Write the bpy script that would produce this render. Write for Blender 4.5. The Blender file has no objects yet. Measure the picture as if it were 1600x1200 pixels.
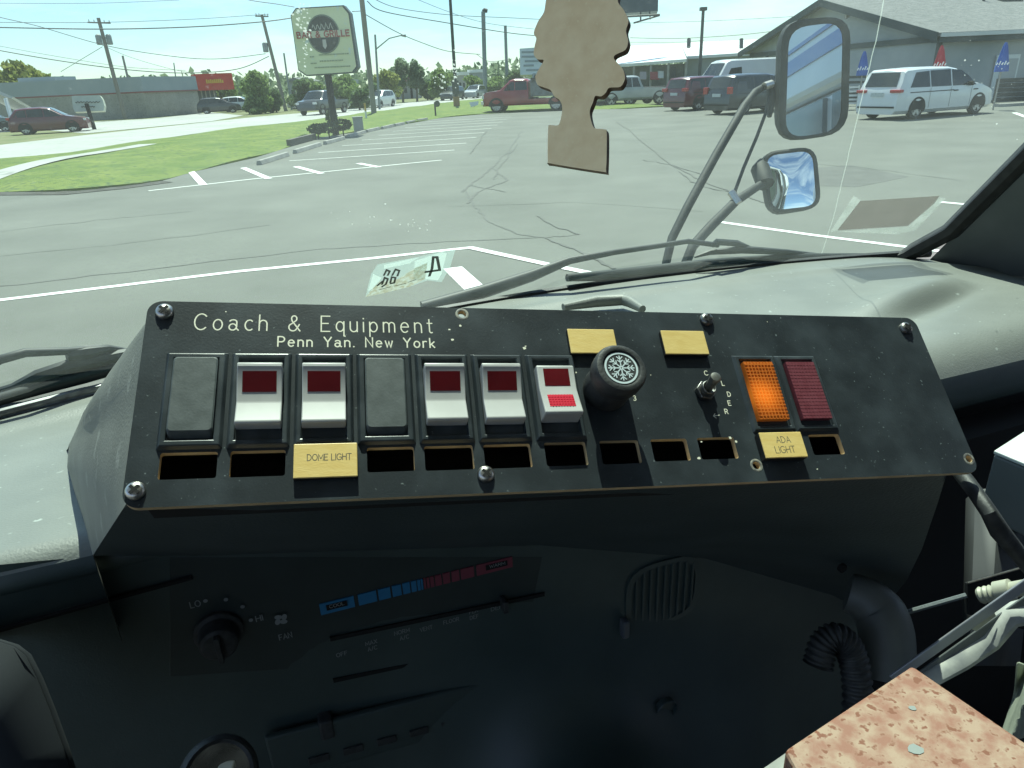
import bpy, bmesh, math, random
from mathutils import Vector, Matrix
R = math.radians
rnd = random.Random(7)
scene = bpy.context.scene
COL = scene.collection

# ------------------------------------------------------------------ camera, sky, sun, exposure
FPX = 1100.0                      # focal length in pixels of the 1600 px wide photograph
PITCH, ROLL, CAMZ = R(23.245), R(2.691), 1.9
cam_d = bpy.data.cameras.new("camera"); cam = bpy.data.objects.new("camera", cam_d); COL.objects.link(cam)
cam_d.sensor_width = 36.0; cam_d.lens = 36.0 * FPX / 1600.0
cam_d.clip_start = 0.02; cam_d.clip_end = 6000
FW = Vector((0, math.cos(PITCH), -math.sin(PITCH)))
_r0 = Vector((1, 0, 0)); _u0 = _r0.cross(FW)
RT = _r0 * math.cos(ROLL) - _u0 * math.sin(ROLL)
UP = _r0 * math.sin(ROLL) + _u0 * math.cos(ROLL)
CAM = Vector((0, 0, CAMZ))
cam.matrix_world = Matrix(((RT.x, UP.x, -FW.x, CAM.x), (RT.y, UP.y, -FW.y, CAM.y), (RT.z, UP.z, -FW.z, CAM.z), (0, 0, 0, 1)))
scene.camera = cam

SUN_EL, SUN_AZ = R(63), R(-3)
world = bpy.data.worlds.new("World"); scene.world = world; world.use_nodes = True
wn, wl = world.node_tree.nodes, world.node_tree.links
wn.clear()
w_out = wn.new("ShaderNodeOutputWorld"); w_bg = wn.new("ShaderNodeBackground"); w_sky = wn.new("ShaderNodeTexSky")
w_sky.sky_type = 'NISHITA'; w_sky.sun_disc = False; w_sky.sun_elevation = SUN_EL; w_sky.sun_rotation = SUN_AZ
w_sky.air_density = 1.0; w_sky.dust_density = .3; w_sky.ozone_density = 2.5
w_tc = wn.new("ShaderNodeTexCoord"); w_map = wn.new("ShaderNodeMapping"); w_no = wn.new("ShaderNodeTexNoise"); w_rp = wn.new("ShaderNodeValToRGB")
w_map.inputs['Scale'].default_value = (1.4, 1.4, 7.0); w_map.inputs['Rotation'].default_value = (0, 0.12, 0.4)
w_no.inputs['Scale'].default_value = 2.6; w_no.inputs['Detail'].default_value = 7; w_no.inputs['Roughness'].default_value = 0.58
w_rp.color_ramp.elements[0].position = 0.46; w_rp.color_ramp.elements[1].position = 0.80; w_rp.color_ramp.elements[1].color = (.5, .5, .5, 1)
w_mix = wn.new("ShaderNodeMixRGB"); w_mix.inputs['Color2'].default_value = (11.0, 11.4, 11.6, 1)
wl.new(w_tc.outputs['Generated'], w_map.inputs['Vector']); wl.new(w_map.outputs['Vector'], w_no.inputs['Vector'])
wl.new(w_no.outputs['Fac'], w_rp.inputs['Fac']); wl.new(w_rp.outputs['Color'], w_mix.inputs['Fac'])
w_tint = wn.new('ShaderNodeMixRGB'); w_tint.blend_type = 'MULTIPLY'; w_tint.inputs['Fac'].default_value = 1.0; w_tint.inputs['Color2'].default_value = (.90, .98, 1.10, 1)
wl.new(w_sky.outputs['Color'], w_tint.inputs['Color1']); wl.new(w_tint.outputs['Color'], w_mix.inputs['Color1']); wl.new(w_mix.outputs['Color'], w_bg.inputs['Color'])
w_bg.inputs['Strength'].default_value = 0.095
wl.new(w_bg.outputs['Background'], w_out.inputs['Surface'])

sun_d = bpy.data.lights.new("sun", 'SUN'); sun_d.energy = 4.6; sun_d.angle = R(0.5); sun_d.color = (1.0, 0.965, 0.90)
sun = bpy.data.objects.new("sun", sun_d); COL.objects.link(sun)
SUNV = Vector((math.cos(SUN_EL) * math.sin(SUN_AZ), math.cos(SUN_EL) * math.cos(SUN_AZ), math.sin(SUN_EL)))
sun.rotation_euler = (-SUNV).to_track_quat('-Z', 'Y').to_euler(); sun.location = SUNV * 50

scene.view_settings.view_transform = 'Standard'; scene.view_settings.look = 'None'
scene.view_settings.exposure = 0.75; scene.view_settings.gamma = 1.0; scene.view_settings.use_curve_mapping = False
scene.render.engine = 'CYCLES'
scene.cycles.use_denoising = True
scene.cycles.max_bounces = 8; scene.cycles.transparent_max_bounces = 16
scene.cycles.caustics_reflective = False; scene.cycles.caustics_refractive = False
scene.cycles.sample_clamp_indirect = 4.0

# ------------------------------------------------------------------ geometry helpers
BYAW = R(20); CB, SB = math.cos(BYAW), math.sin(BYAW)
def B(u, v, z):                    # bus frame: u to the right, v forward
    return Vector((u * CB - v * SB, u * SB + v * CB, z))
def toB(p): return Vector((p.x * CB + p.y * SB, -p.x * SB + p.y * CB, p.z))
BF = B(0, 1, 0); BR = B(1, 0, 0); UPZ = Vector((0, 0, 1))
def ray(x, y): return FW + RT * ((x - 800) / FPX) - UP * ((y - 600) / FPX)
def Pd(x, y, d): return CAM + ray(x, y) * d
def Pz(x, y, z=0.0):
    r = ray(x, y); return CAM + r * ((z - CAMZ) / r.z)
def Pp(x, y, o, n):
    r = ray(x, y); return CAM + r * ((o - CAM).dot(n) / r.dot(n))
def Pv(x, y, v): return Pp(x, y, B(0, v, 0), BF)

ORG = {}
def org(o): return ORG.get(o.name, Vector((0, 0, 0)))
def tag(o, label=None, cat=None, group=None, kind=None):
    if label: o['label'] = label
    if cat: o['category'] = cat
    if group: o['group'] = group
    if kind: o['kind'] = kind
    return o
def thing(name, loc, label, cat, group=None, rot=0.0, local=False):
    o = bpy.data.objects.new(name, None); COL.objects.link(o)
    o.empty_display_size = 0.05
    o.location = loc; o.rotation_euler = (0, 0, rot)
    ORG[o.name] = Vector((0, 0, 0)) if local else Vector(loc)
    return tag(o, label, cat, group)

class MB:
    def __init__(s): s.v = []; s.f = []; s.m = []
    def add(s, pts, faces, mi=0):
        k = len(s.v); s.v += [Vector(p) for p in pts]
        s.f += [tuple(i + k for i in f) for f in faces]; s.m += [mi] * len(faces); return s
    def poly(s, *pts, mi=0): return s.add(pts, [tuple(range(len(pts)))], mi)
    def grid(s, rows, closed=False, mi=0):
        n = len(rows[0]); pts = [p for r in rows for p in r]; fs = []
        for i in range(len(rows) - 1):
            for j in range(n if closed else n - 1):
                k = (j + 1) % n
                fs.append((i * n + j, i * n + k, (i + 1) * n + k, (i + 1) * n + j))
        return s.add(pts, fs, mi)
    def box(s, o, ax, ay, az, mi=0):         # corner o and three edge vectors
        o, ax, ay, az = map(Vector, (o, ax, ay, az))
        p = [o, o + ax, o + ax + ay, o + ay]; p += [q + az for q in p]
        return s.add(p, [(0, 3, 2, 1), (4, 5, 6, 7), (0, 1, 5, 4), (1, 2, 6, 5), (2, 3, 7, 6), (3, 0, 4, 7)], mi)
    def cbox(s, c, sx, sy, sz, mi=0):
        return s.box(Vector(c) - Vector((sx, sy, sz)) / 2, (sx, 0, 0), (0, sy, 0), (0, 0, sz), mi)
    def prism(s, pts, d, mi=0, mside=None):
        n = len(pts); d = Vector(d); pts = [Vector(p) for p in pts]
        s.add(pts, [tuple(range(n))], mi)
        s.add([p + d for p in pts], [tuple(reversed(range(n)))], mi)
        k = len(s.v) - 2 * n
        for i in range(n):
            j = (i + 1) % n
            s.f.append((k + i, k + n + i, k + n + j, k + j)); s.m.append(mi if mside is None else mside)
        return s
    def tube(s, pts, r, n=10, cap=True, mi=0, flat=1.0, up=None):
        pts = [Vector(p) for p in pts]; m = len(pts)
        rs = r if isinstance(r, (list, tuple)) else [r] * m
        rows = []; ref = None
        for i in range(m):
            t = (pts[min(i + 1, m - 1)] - pts[max(i - 1, 0)]).normalized()
            if ref is None:
                ref = Vector(up) if up else (Vector((0, 0, 1)) if abs(t.z) < 0.9 else Vector((1, 0, 0)))
            a = (ref - t * ref.dot(t)).normalized(); b = t.cross(a); ref = a
            rows.append([pts[i] + a * (rs[i] * flat * math.cos(2 * math.pi * k / n)) + b * (rs[i] * math.sin(2 * math.pi * k / n)) for k in range(n)])
        k0 = len(s.v); s.grid(rows, closed=True, mi=mi)
        if cap:
            s.f.append(tuple(k0 + i for i in reversed(range(n)))); s.m.append(mi)
            s.f.append(tuple(k0 + (m - 1) * n + i for i in range(n))); s.m.append(mi)
        return s
    def lathe(s, c, axis, prof, n=24, mi=0):   # prof: (distance along axis, radius)
        c = Vector(c); ax = Vector(axis).normalized()
        a = ax.orthogonal().normalized(); b = ax.cross(a)
        rows = [[c + ax * h + (a * math.cos(2 * math.pi * k / n) + b * math.sin(2 * math.pi * k / n)) * max(r, 1e-5) for k in range(n)] for h, r in prof]
        k0 = len(s.v); s.grid(rows, closed=True, mi=mi)
        s.f.append(tuple(k0 + i for i in reversed(range(n)))); s.m.append(mi)
        s.f.append(tuple(k0 + (len(prof) - 1) * n + i for i in range(n))); s.m.append(mi)
        return s
    def build(s, name, mat, parent=None, smooth=False, bevel=0.0, seg=2, label=None, kind=None, loc=None, weld=False, angle=40, subsurf=0, solid=0.0):
        if parent is not None: o0 = org(parent)
        elif loc is not None: o0 = Vector(loc)
        else:
            xs = [p.x for p in s.v]; ys = [p.y for p in s.v]; zs = [p.z for p in s.v]
            o0 = Vector(((min(xs) + max(xs)) / 2, (min(ys) + max(ys)) / 2, min(zs)))
        me = bpy.data.meshes.new(name)
        me.from_pydata([tuple(p - o0) for p in s.v], [], s.f)
        ms = mat if isinstance(mat, (list, tuple)) else [mat]
        for m in ms: me.materials.append(m)
        if len(ms) > 1:
            for p, i in zip(me.polygons, s.m): p.material_index = i
        bm = bmesh.new(); bm.from_mesh(me)
        if weld: bmesh.ops.remove_doubles(bm, verts=bm.verts, dist=1e-5)
        bmesh.ops.recalc_face_normals(bm, faces=bm.faces)
        bm.to_mesh(me); bm.free()
        if smooth:
            me.polygons.foreach_set('use_smooth', [True] * len(me.polygons))
            me.set_sharp_from_angle(angle=R(angle))
        me.update()
        o = bpy.data.objects.new(name, me); COL.objects.link(o)
        if parent is not None: o.parent = parent; ORG[o.name] = o0
        else: o.location = o0; ORG[o.name] = o0
        if solid:
            md = o.modifiers.new("solid", 'SOLIDIFY'); md.thickness = solid; md.offset = 0
        if subsurf:
            md = o.modifiers.new("sub", 'SUBSURF'); md.levels = md.render_levels = subsurf
        if bevel:
            md = o.modifiers.new("bevel", 'BEVEL'); md.width = bevel; md.segments = seg; md.limit_method = 'ANGLE'; md.angle_limit = R(35)
            md.harden_normals = False
        if label: o['label'] = label
        if kind: o['kind'] = kind
        return o

# ------------------------------------------------------------------ materials
def nodes_of(name):
    m = bpy.data.materials.new(name); m.use_nodes = True
    nt = m.node_tree; b = nt.nodes['Principled BSDF']; return m, nt, b
def mat(name, c, rough=0.6, metal=0.0, c2=None, scale=20.0, detail=4.0, lo=0.35, hi=0.65, bump=0.0, bscale=None, spec=0.5, coat=0.0, stretch=None, c3=None, s3=200.0, t3=0.68, bdist=0.001, trans=0.0, space='Object', emit=None, estr=0.0):
    m, nt, b = nodes_of(name)
    L = nt.links
    b.inputs['Base Color'].default_value = (*c, 1); b.inputs['Roughness'].default_value = rough; b.inputs['Metallic'].default_value = metal
    b.inputs['Specular IOR Level'].default_value = spec
    if coat: b.inputs['Coat Weight'].default_value = coat; b.inputs['Coat Roughness'].default_value = 0.08
    if trans: b.inputs['Transmission Weight'].default_value = trans
    if emit: b.inputs['Emission Color'].default_value = (*emit, 1); b.inputs['Emission Strength'].default_value = estr
    tc = nt.nodes.new('ShaderNodeTexCoord'); vec = tc.outputs[space]
    if stretch:
        mp = nt.nodes.new('ShaderNodeMapping'); mp.inputs['Scale'].default_value = stretch
        L.new(vec, mp.inputs['Vector']); vec = mp.outputs['Vector']
    col = None
    if c2 is not None:
        n = nt.nodes.new('ShaderNodeTexNoise'); n.inputs['Scale'].default_value = scale; n.inputs['Detail'].default_value = detail
        L.new(vec, n.inputs['Vector'])
        mr = nt.nodes.new('ShaderNodeMapRange'); mr.inputs['From Min'].default_value = lo; mr.inputs['From Max'].default_value = hi
        L.new(n.outputs['Fac'], mr.inputs['Value'])
        mx = nt.nodes.new('ShaderNodeMixRGB'); mx.inputs['Color1'].default_value = (*c, 1); mx.inputs['Color2'].default_value = (*c2, 1)
        L.new(mr.outputs['Result'], mx.inputs['Fac']); col = mx.outputs['Color']
    if c3 is not None:
        n = nt.nodes.new('ShaderNodeTexNoise'); n.inputs['Scale'].default_value = s3; n.inputs['Detail'].default_value = 2
        L.new(vec, n.inputs['Vector'])
        mr = nt.nodes.new('ShaderNodeMapRange'); mr.inputs['From Min'].default_value = t3; mr.inputs['From Max'].default_value = t3 + 0.08
        L.new(n.outputs['Fac'], mr.inputs['Value'])
        mx = nt.nodes.new('ShaderNodeMixRGB'); mx.inputs['Color1'].default_value = (*c, 1); mx.inputs['Color2'].default_value = (*c3, 1)
        if col: L.new(col, mx.inputs['Color1'])
        L.new(mr.outputs['Result'], mx.inputs['Fac']); col = mx.outputs['Color']
    if col: L.new(col, b.inputs['Base Color'])
    if bump:
        n = nt.nodes.new('ShaderNodeTexNoise'); n.inputs['Scale'].default_value = bscale or scale * 4; n.inputs['Detail'].default_value = 3
        L.new(vec, n.inputs['Vector'])
        bp = nt.nodes.new('ShaderNodeBump'); bp.inputs['Strength'].default_value = bump; bp.inputs['Distance'].default_value = bdist
        L.new(n.outputs['Fac'], bp.inputs['Height']); L.new(bp.outputs['Normal'], b.inputs['Normal'])
    return m

# ------------------------------------------------------------------ stroke lettering (routed / printed text drawn as strokes)
def _arc(cx, cy, rx, ry, a0, a1, n=10):
    return [(cx + rx * math.cos(R(a0 + (a1 - a0) * i / n)), cy + ry * math.sin(R(a0 + (a1 - a0) * i / n))) for i in range(n + 1)]
def _bowl(x0, x1, y0, y1):               # D-shaped stroke opening to the left
    r = min((y1 - y0) / 2, (x1 - x0))
    return [(x0, y1)] + _arc(x1 - r, (y0 + y1) / 2, r, (y1 - y0) / 2, 90, -90, 8) + [(x0, y0)]
GL = {
 'A': (.7, [[(0, 0), (.35, 1), (.7, 0)], [(.12, .34), (.58, .34)]]), 'B': (.62, [[(0, 0), (0, 1)], _bowl(0, .55, .52, 1), _bowl(0, .62, 0, .52)]),
 'C': (.72, [_arc(.4, .5, .4, .5, 45, 315, 16)]), 'D': (.66, [[(0, 0), (0, 1)], _bowl(0, .66, 0, 1)]),
 'E': (.56, [[(.56, 1), (0, 1), (0, 0), (.56, 0)], [(0, .52), (.46, .52)]]), 'F': (.54, [[(.54, 1), (0, 1), (0, 0)], [(0, .52), (.44, .52)]]),
 'G': (.74, [_arc(.4, .5, .4, .5, 45, 340, 16) + [(.76, .45), (.45, .45)]]), 'H': (.62, [[(0, 0), (0, 1)], [(.62, 0), (.62, 1)], [(0, .52), (.62, .52)]]),
 'I': (.0, [[(0, 0), (0, 1)]]), 'K': (.6, [[(0, 0), (0, 1)], [(.58, 1), (0, .4)], [(.2, .58), (.6, 0)]]), 'L': (.5, [[(0, 1), (0, 0), (.5, 0)]]),
 'M': (.78, [[(0, 0), (0, 1), (.39, .25), (.78, 1), (.78, 0)]]), 'N': (.64, [[(0, 0), (0, 1), (.64, 0), (.64, 1)]]),
 'O': (.78, [_arc(.39, .5, .39, .5, 0, 360, 20)]), 'P': (.58, [[(0, 0), (0, 1)], _bowl(0, .58, .46, 1)]),
 'R': (.62, [[(0, 0), (0, 1)], _bowl(0, .58, .48, 1), [(.3, .48), (.62, 0)]]), 'S': (.58, [_arc(.29, .74, .27, .26, 30, 270, 10) + _arc(.29, .25, .29, .25, 90, -150, 10)[1:]]),
 'T': (.64, [[(0, 1), (.64, 1)], [(.32, 1), (.32, 0)]]), 'V': (.66, [[(0, 1), (.33, 0), (.66, 1)]]), 'W': (.9, [[(0, 1), (.22, 0), (.45, .8), (.68, 0), (.9, 1)]]),
 'X': (.62, [[(0, 0), (.62, 1)], [(0, 1), (.62, 0)]]), 'Y': (.66, [[(0, 1), (.33, .48), (.66, 1)], [(.33, .48), (.33, 0)]]),
 'a': (.56, [_arc(.24, .52, .22, .14, 160, 0, 6) + [(.46, .1), (.58, .0)], _arc(.22, .2, .22, .2, 20, 340, 12)]), 'c': (.46, [_arc(.27, .33, .27, .33, 50, 310, 12)]),
 'e': (.54, [[(.02, .36), (.52, .36)] + _arc(.27, .33, .26, .33, 6, 315, 14)]), 'h': (.48, [[(0, 0), (0, 1)], [(0, .42)] + _arc(.24, .42, .24, .24, 180, 0, 8) + [(.48, 0)]]),
 'i': (.0, [[(0, 0), (0, .64)], [(0, .86), (0, .9)]]), 'k': (.44, [[(0, 0), (0, 1)], [(.42, .62), (0, .24)], [(.14, .36), (.44, 0)]]),
 'm': (.76, [[(0, 0), (0, .66)], [(0, .46)] + _arc(.19, .46, .19, .2, 180, 0, 6) + [(.38, 0)], [(.38, .46)] + _arc(.57, .46, .19, .2, 180, 0, 6) + [(.76, 0)]]),
 'n': (.46, [[(0, 0), (0, .66)], [(0, .43)] + _arc(.23, .43, .23, .23, 180, 0, 8) + [(.46, 0)]]), 'o': (.54, [_arc(.27, .33, .27, .33, 0, 360, 16)]),
 'p': (.5, [[(0, -.3), (0, .66)], _arc(.25, .33, .25, .32, 0, 360, 14)]), 'q': (.5, [[(.5, .66), (.5, -.28), (.58, -.3)], _arc(.25, .33, .25, .32, 0, 360, 14)]),
 'r': (.32, [[(0, 0), (0, .66)], [(0, .44)] + _arc(.22, .44, .22, .22, 180, 60, 6)]), 't': (.36, [[(.14, .9), (.14, .16)] + _arc(.26, .14, .12, .14, 180, 300, 6), [(0, .64), (.34, .64)]]),
 'u': (.46, [[(0, .66), (0, .23)] + _arc(.23, .23, .23, .23, 180, 360, 8) + [(.46, .66)], [(.46, .2), (.46, 0)]]), 'w': (.66, [[(0, .66), (.16, 0), (.33, .58), (.5, 0), (.66, .66)]]),
 'y': (.5, [[(0, .66), (.26, 0)], [(.5, .66), (.16, -.3)]]), 's': (.42, [_arc(.21, .48, .19, .17, 30, 270, 8) + _arc(.21, .16, .21, .16, 90, -150, 8)[1:]]),
 '&': (.72, [[(.72, 0), (.2, .66)] + _arc(.34, .8, .17, .19, 215, -40, 8) + [(.12, .42)] + _arc(.27, .24, .26, .24, 130, 330, 9) + [(.68, .42)]]),
 '.': (.06, [[(.02, .0), (.04, .04)]]), ',': (.06, [[(.03, .05), (0, -.12)]]), '/': (.4, [[(0, -.05), (.4, 1.05)]]), "'": (.0, [[(0, 1), (0, .8)]]), '-': (.4, [[(0, .45), (.4, .45)]]),
 '0': (.6, [_arc(.3, .5, .3, .5, 0, 360, 18)]), '3': (.52, [_arc(.24, .74, .26, .26, 140, -90, 9) + _arc(.24, .25, .28, .26, 90, -145, 10)]), '4': (.6, [[(.46, 0), (.46, 1), (0, .3), (.62, .3)]]),
 '8': (.56, [_arc(.28, .75, .24, .25, 0, 360, 14), _arc(.28, .25, .28, .26, 0, 360, 14)]), '6': (.56, [_arc(.3, .3, .28, .3, 0, 360, 14), [(.02, .34), (.12, .75), (.42, 1)]]),
}
def text_width(txt, gap=.26, space=.5):
    return sum(space if ch == ' ' else GL[ch][0] + gap for ch in txt) - gap
def ribbon(mb, pts, w, up, mi=0, ends=.35):
    pts = [Vector(p) for p in pts]; n = len(pts); rows = []
    ws = w if isinstance(w, (list, tuple)) else [w] * n
    loop = (pts[0] - pts[-1]).length < 1e-9 and n > 3
    for i in range(n):
        if loop: a, b = pts[(i - 1) % (n - 1)], pts[(i + 1) % (n - 1)]
        else: a, b = pts[max(i - 1, 0)], pts[min(i + 1, n - 1)]
        t1 = (pts[i] - a); t2 = (b - pts[i])
        if t1.length < 1e-9: t1 = t2
        if t2.length < 1e-9: t2 = t1
        t1.normalize(); t2.normalize(); t = (t1 + t2)
        t = t.normalized() if t.length > 1e-6 else t1
        c = max(.45, t.dot(t1)); sd = t.cross(up).normalized() * (ws[i] / 2 / c)
        p = pts[i]
        if not loop and i == 0: p = p - t1 * (ws[i] * ends)
        if not loop and i == n - 1: p = p + t2 * (ws[i] * ends)
        rows.append([p + sd, p - sd])
    mb.grid(rows, mi=mi)
def strokes(mb, txt, o, ex, ey, h, w, up, lift=0.0, gap=.26, space=.5, width=None, mi=0, sx=1.0):
    """o: baseline start, ex/ey unit vectors, h: capital height, w: stroke width, up: surface normal"""
    o = Vector(o); up = Vector(up).normalized(); x = 0.0; k = 0.0
    if width: sx = width / (text_width(txt, gap, space) * h)
    rr = random.Random(len(txt))
    for ch in txt:
        if ch == ' ': x += space; continue
        for pl in GL[ch][1]:
            pts = [o + ex * ((x + px) * h * sx) + ey * (py * h) + up * (lift + k) for px, py in pl]
            k = h * 4e-4 - k if k else h * 4e-4
            ribbon(mb, pts, w, up, mi)
        x += GL[ch][0] + gap
# ================================================================== THE BUS CAB
G_ = (0.0, 0.0, 0.0)
M = {}
M['plate'] = mat('black_laminate', (.021, .027, .031), .36, c2=(.052, .065, .073), scale=38, lo=.42, hi=.8, detail=8, c3=(.16, .19, .19), s3=520, t3=.70, bump=.15, bscale=900, bdist=.0004)
M['core'] = mat('cream_core', (.62, .47, .27), .6, c2=(.5, .36, .2), scale=90)
M['ivory'] = mat('ivory_engraving', (.80, .78, .62), .6)
M['bezel'] = mat('bezel_plastic', (.028, .036, .041), .32, c2=(.085, .10, .108), scale=45, lo=.5, hi=.85, detail=9, c3=(.22, .23, .20), s3=300, t3=.72)
M['blank'] = mat('blank_plastic', (.055, .068, .068), .55, c2=(.085, .10, .10), scale=160, detail=8, bump=.16, bscale=900, bdist=.0004)
M['white'] = mat('white_rocker', (.50, .50, .485), .38, c2=(.44, .44, .425), scale=60)
M['redlens'] = mat('dark_red_lens', (.13, .006, .010), .25, c2=(.10, .004, .008), scale=50)
M['redlit'] = mat('red_grid_lens', (.45, .015, .03), .25, emit=(.6, .02, .05), estr=.12)
M['yellow'] = mat('yellow_tile', (.74, .52, .17), .45, c2=(.80, .59, .22), scale=55, stretch=(1, 6, 6), bump=.1, bscale=300)
M['ink'] = mat('tile_ink', (.10, .09, .06), .6)
M['blackcore'] = mat('black_tile_core', (.015, .015, .015), .5)
M['steel'] = mat('screw_steel', (.62, .60, .56), .32, 1.0, c2=(.45, .42, .38), scale=300)
M['darksteel'] = mat('blackened_steel', (.12, .12, .12), .38, .9, c2=(.3, .3, .28), scale=400)
M['recess'] = mat('recess_black', (.004, .004, .004), .8)
M['rubber'] = mat('black_rubber', (.020, .022, .023), .55, c2=(.045, .048, .048), scale=120, bump=.2, bscale=700)
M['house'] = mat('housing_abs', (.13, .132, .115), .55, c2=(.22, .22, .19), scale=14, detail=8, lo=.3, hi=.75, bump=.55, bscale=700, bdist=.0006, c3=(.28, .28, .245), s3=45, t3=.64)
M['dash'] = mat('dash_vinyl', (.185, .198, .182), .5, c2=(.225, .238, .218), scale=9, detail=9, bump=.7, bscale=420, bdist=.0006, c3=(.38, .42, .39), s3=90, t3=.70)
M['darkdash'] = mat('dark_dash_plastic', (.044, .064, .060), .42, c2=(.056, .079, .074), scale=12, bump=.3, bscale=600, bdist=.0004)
M['trim'] = mat('grey_trim', (.13, .15, .155), .6, c2=(.165, .185, .19), scale=10, bump=.3, bscale=500)
M['cabin'] = mat('cabin_grey', (.50, .52, .52), .8, c2=(.56, .57, .57), scale=5)
M['seal'] = mat('glazing_rubber', (.010, .011, .012), .5, c2=(.03, .03, .03), scale=60)
M['buswhite'] = mat('bus_white_paint', (.78, .79, .78), .25, coat=.4, c2=(.72, .73, .72), scale=2)
M['busblue'] = mat('bus_blue_stripe', (.05, .13, .42), .3, coat=.4)

# ---- frame of the tilted control panel, recovered from its four corners in the photograph
PO = Vector(CAM + ray(232, 470) * .33)
PE = Vector((.9693, .2063, -.1337)).normalized()
PD_ = Vector((.0707, -.7568, -.6498)); PD_ = (PD_ - PE * PD_.dot(PE)).normalized()
PN = PD_.cross(PE).normalized()
def PL(a, b, h=0.0): return PO + PE * (a / 1000) + PD_ * (b / 1000) + PN * (h / 1000)
def pa(x, y, h=0.0):
    p = Pp(x, y, PO + PN * (h / 1000), PN) - PO
    return p.dot(PE) * 1000, p.dot(PD_) * 1000

panel = thing('control_console', PL(215, 100, -30), 'black slanted switch console lettered Coach & Equipment with rocker switches, knob and lamps', 'control panel')
PW, PH = 431.4, 100.6
def rrect(a0, b0, a1, b1, r, n=6):
    out = []
    for (cx, cy, s) in ((a1 - r, b0 + r, -90), (a1 - r, b1 - r, 0), (a0 + r, b1 - r, 90), (a0 + r, b0 + r, 180)):
        out += [(cx + r * math.cos(R(s + 90 * k / n)), cy + r * math.sin(R(s + 90 * k / n))) for k in range(n + 1)]
    return out
SLOTS = []
for i, w in enumerate([1, 1, 1, 1, 1, 1, 1]):
    SLOTS.append((12.6 + 28 * i, 76.8, 35.4 + 28 * i, 88.8))
SLOTS[3] = (98.6, 76.8, 119.8, 88.6)
SLOTS[6] = (182.5, 76.6, 203.5, 88.6)
SLOTS += [(211.0, 76.4, 231.5, 88.6), (238.4, 76.2, 258.2, 88.0), (264.3, 76.0, 285.2, 87.8), (302, 76, 321, 87), (329.9, 75.8, 349.0, 87.4)]
HOLES = [pa(722, 491), pa(1182, 727), pa(1514, 717)]
def make_plate():
    bm = bmesh.new()
    loops = [rrect(0, 0, PW, PH, 6.5)] + [rrect(*s, 1.0, 2) for s in SLOTS]
    loops += [[(a + 2.1 * math.cos(R(t)), b + 2.1 * math.sin(R(t))) for t in range(0, 360, 30)] for a, b in HOLES]
    es = []
    o0 = org(panel)
    for lp in loops:
        vs = [bm.verts.new(PL(a, b, 0) - o0) for a, b in lp]
        es += [bm.edges.new((vs[i], vs[(i + 1) % len(vs)])) for i in range(len(vs))]
    bmesh.ops.triangle_fill(bm, use_beauty=True, edges=es, normal=PN)
    top = list(bm.faces)
    r = bmesh.ops.extrude_face_region(bm, geom=top)
    nv = [g for g in r['geom'] if isinstance(g, bmesh.types.BMVert)]
    bmesh.ops.translate(bm, vec=-PN * .0032, verts=nv)
    bmesh.ops.recalc_face_normals(bm, faces=bm.faces)
    for f in bm.faces: f.material_index = 1 if abs(f.normal.dot(PN)) < .5 else 0
    me = bpy.data.meshes.new('faceplate'); bm.to_mesh(me); bm.free()
    me.materials.append(M['plate']); me.materials.append(M['core'])
    o = bpy.data.objects.new('faceplate', me); COL.objects.link(o); o.parent = panel; ORG[o.name] = o0
    return o
plate = make_plate()
m = MB(); m.box(PL(6, 70, -30), PE * .42, PD_ * .026, PN * .0268); m.f = [f for i, f in enumerate(m.f) if i != 1]; m.m = m.m[:len(m.f)]
m.build('slot_dark_box', M['recess'], panel)  # black box added behind the slots to block light and keep them dark
# chips and scratches where the laminate is worn through
for px, py, r in [(719, 509, 2.2), (702, 515, 1.6), (707, 531, 2.0), (819, 544, 2.4), (353, 487, .9), (1199, 503, .9), (1092, 716, 2.4), (1096, 690, 1.4), (1277, 733, 1.2), (821, 541, 1.4), (900, 582, 1.2), (1017, 586, .8), (1141, 684, 2.2), (1150, 690, 1.8), (744, 604, 1.0), (760, 640, 1.0)]:
    a, b = pa(px, py)
    ch = MB(); ch.poly(*[PL(a + r * .5 * rnd.uniform(.5, 1.1) * math.cos(R(t)), b + r * .38 * rnd.uniform(.5, 1.1) * math.sin(R(t)), .02 + .01 * (px % 3)) for t in range(0, 360, 45)])
    ch.build('chip', M['ivory'], plate)
tx = MB()
def ptxt(mb, txt, x0, y0, x1, h, w, gap=.3, space=.6, lift=.03):
    a0, b0 = pa(x0, y0); a1, b1 = pa(x1, y0)
    strokes(mb, txt, PL(a0, b0), PE, -PD_, h / 1000, w / 1000, PN, lift / 1000, gap, space, width=(a1 - a0) / 1000)
ptxt(tx, "Coach & Equipment", 303, 515, 676, 8.7, .62, gap=.42, space=.95)
ptxt(tx, "Penn Yan. New York", 434, 541, 679, 5.3, .66, gap=.34, space=.75)
for c, px, py in [('C', 1103, 583), ('O', 1117, 588), ('L', 1130, 599), ('D', 1139, 616), ('E', 1140, 630), ('R', 1135, 643), ('3', 992, 622)]:
    a, b = pa(px, py); strokes(tx, c, PL(a - .9, b + 1.3), PE, -PD_, .0027, .00042, PN, 3e-5)
a, b = pa(1119, 650)
ribbon(tx, [PL(a - 1.6, b, .03), PL(a + 2, b - .5, .03)], .0004, PN); ribbon(tx, [PL(a - .4, b - 1.3, .05), PL(a - 1.6, b, .05), PL(a - .3, b + 1.2, .05)], .0004, PN)
tx.build('lettering', M['ivory'], plate)

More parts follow.
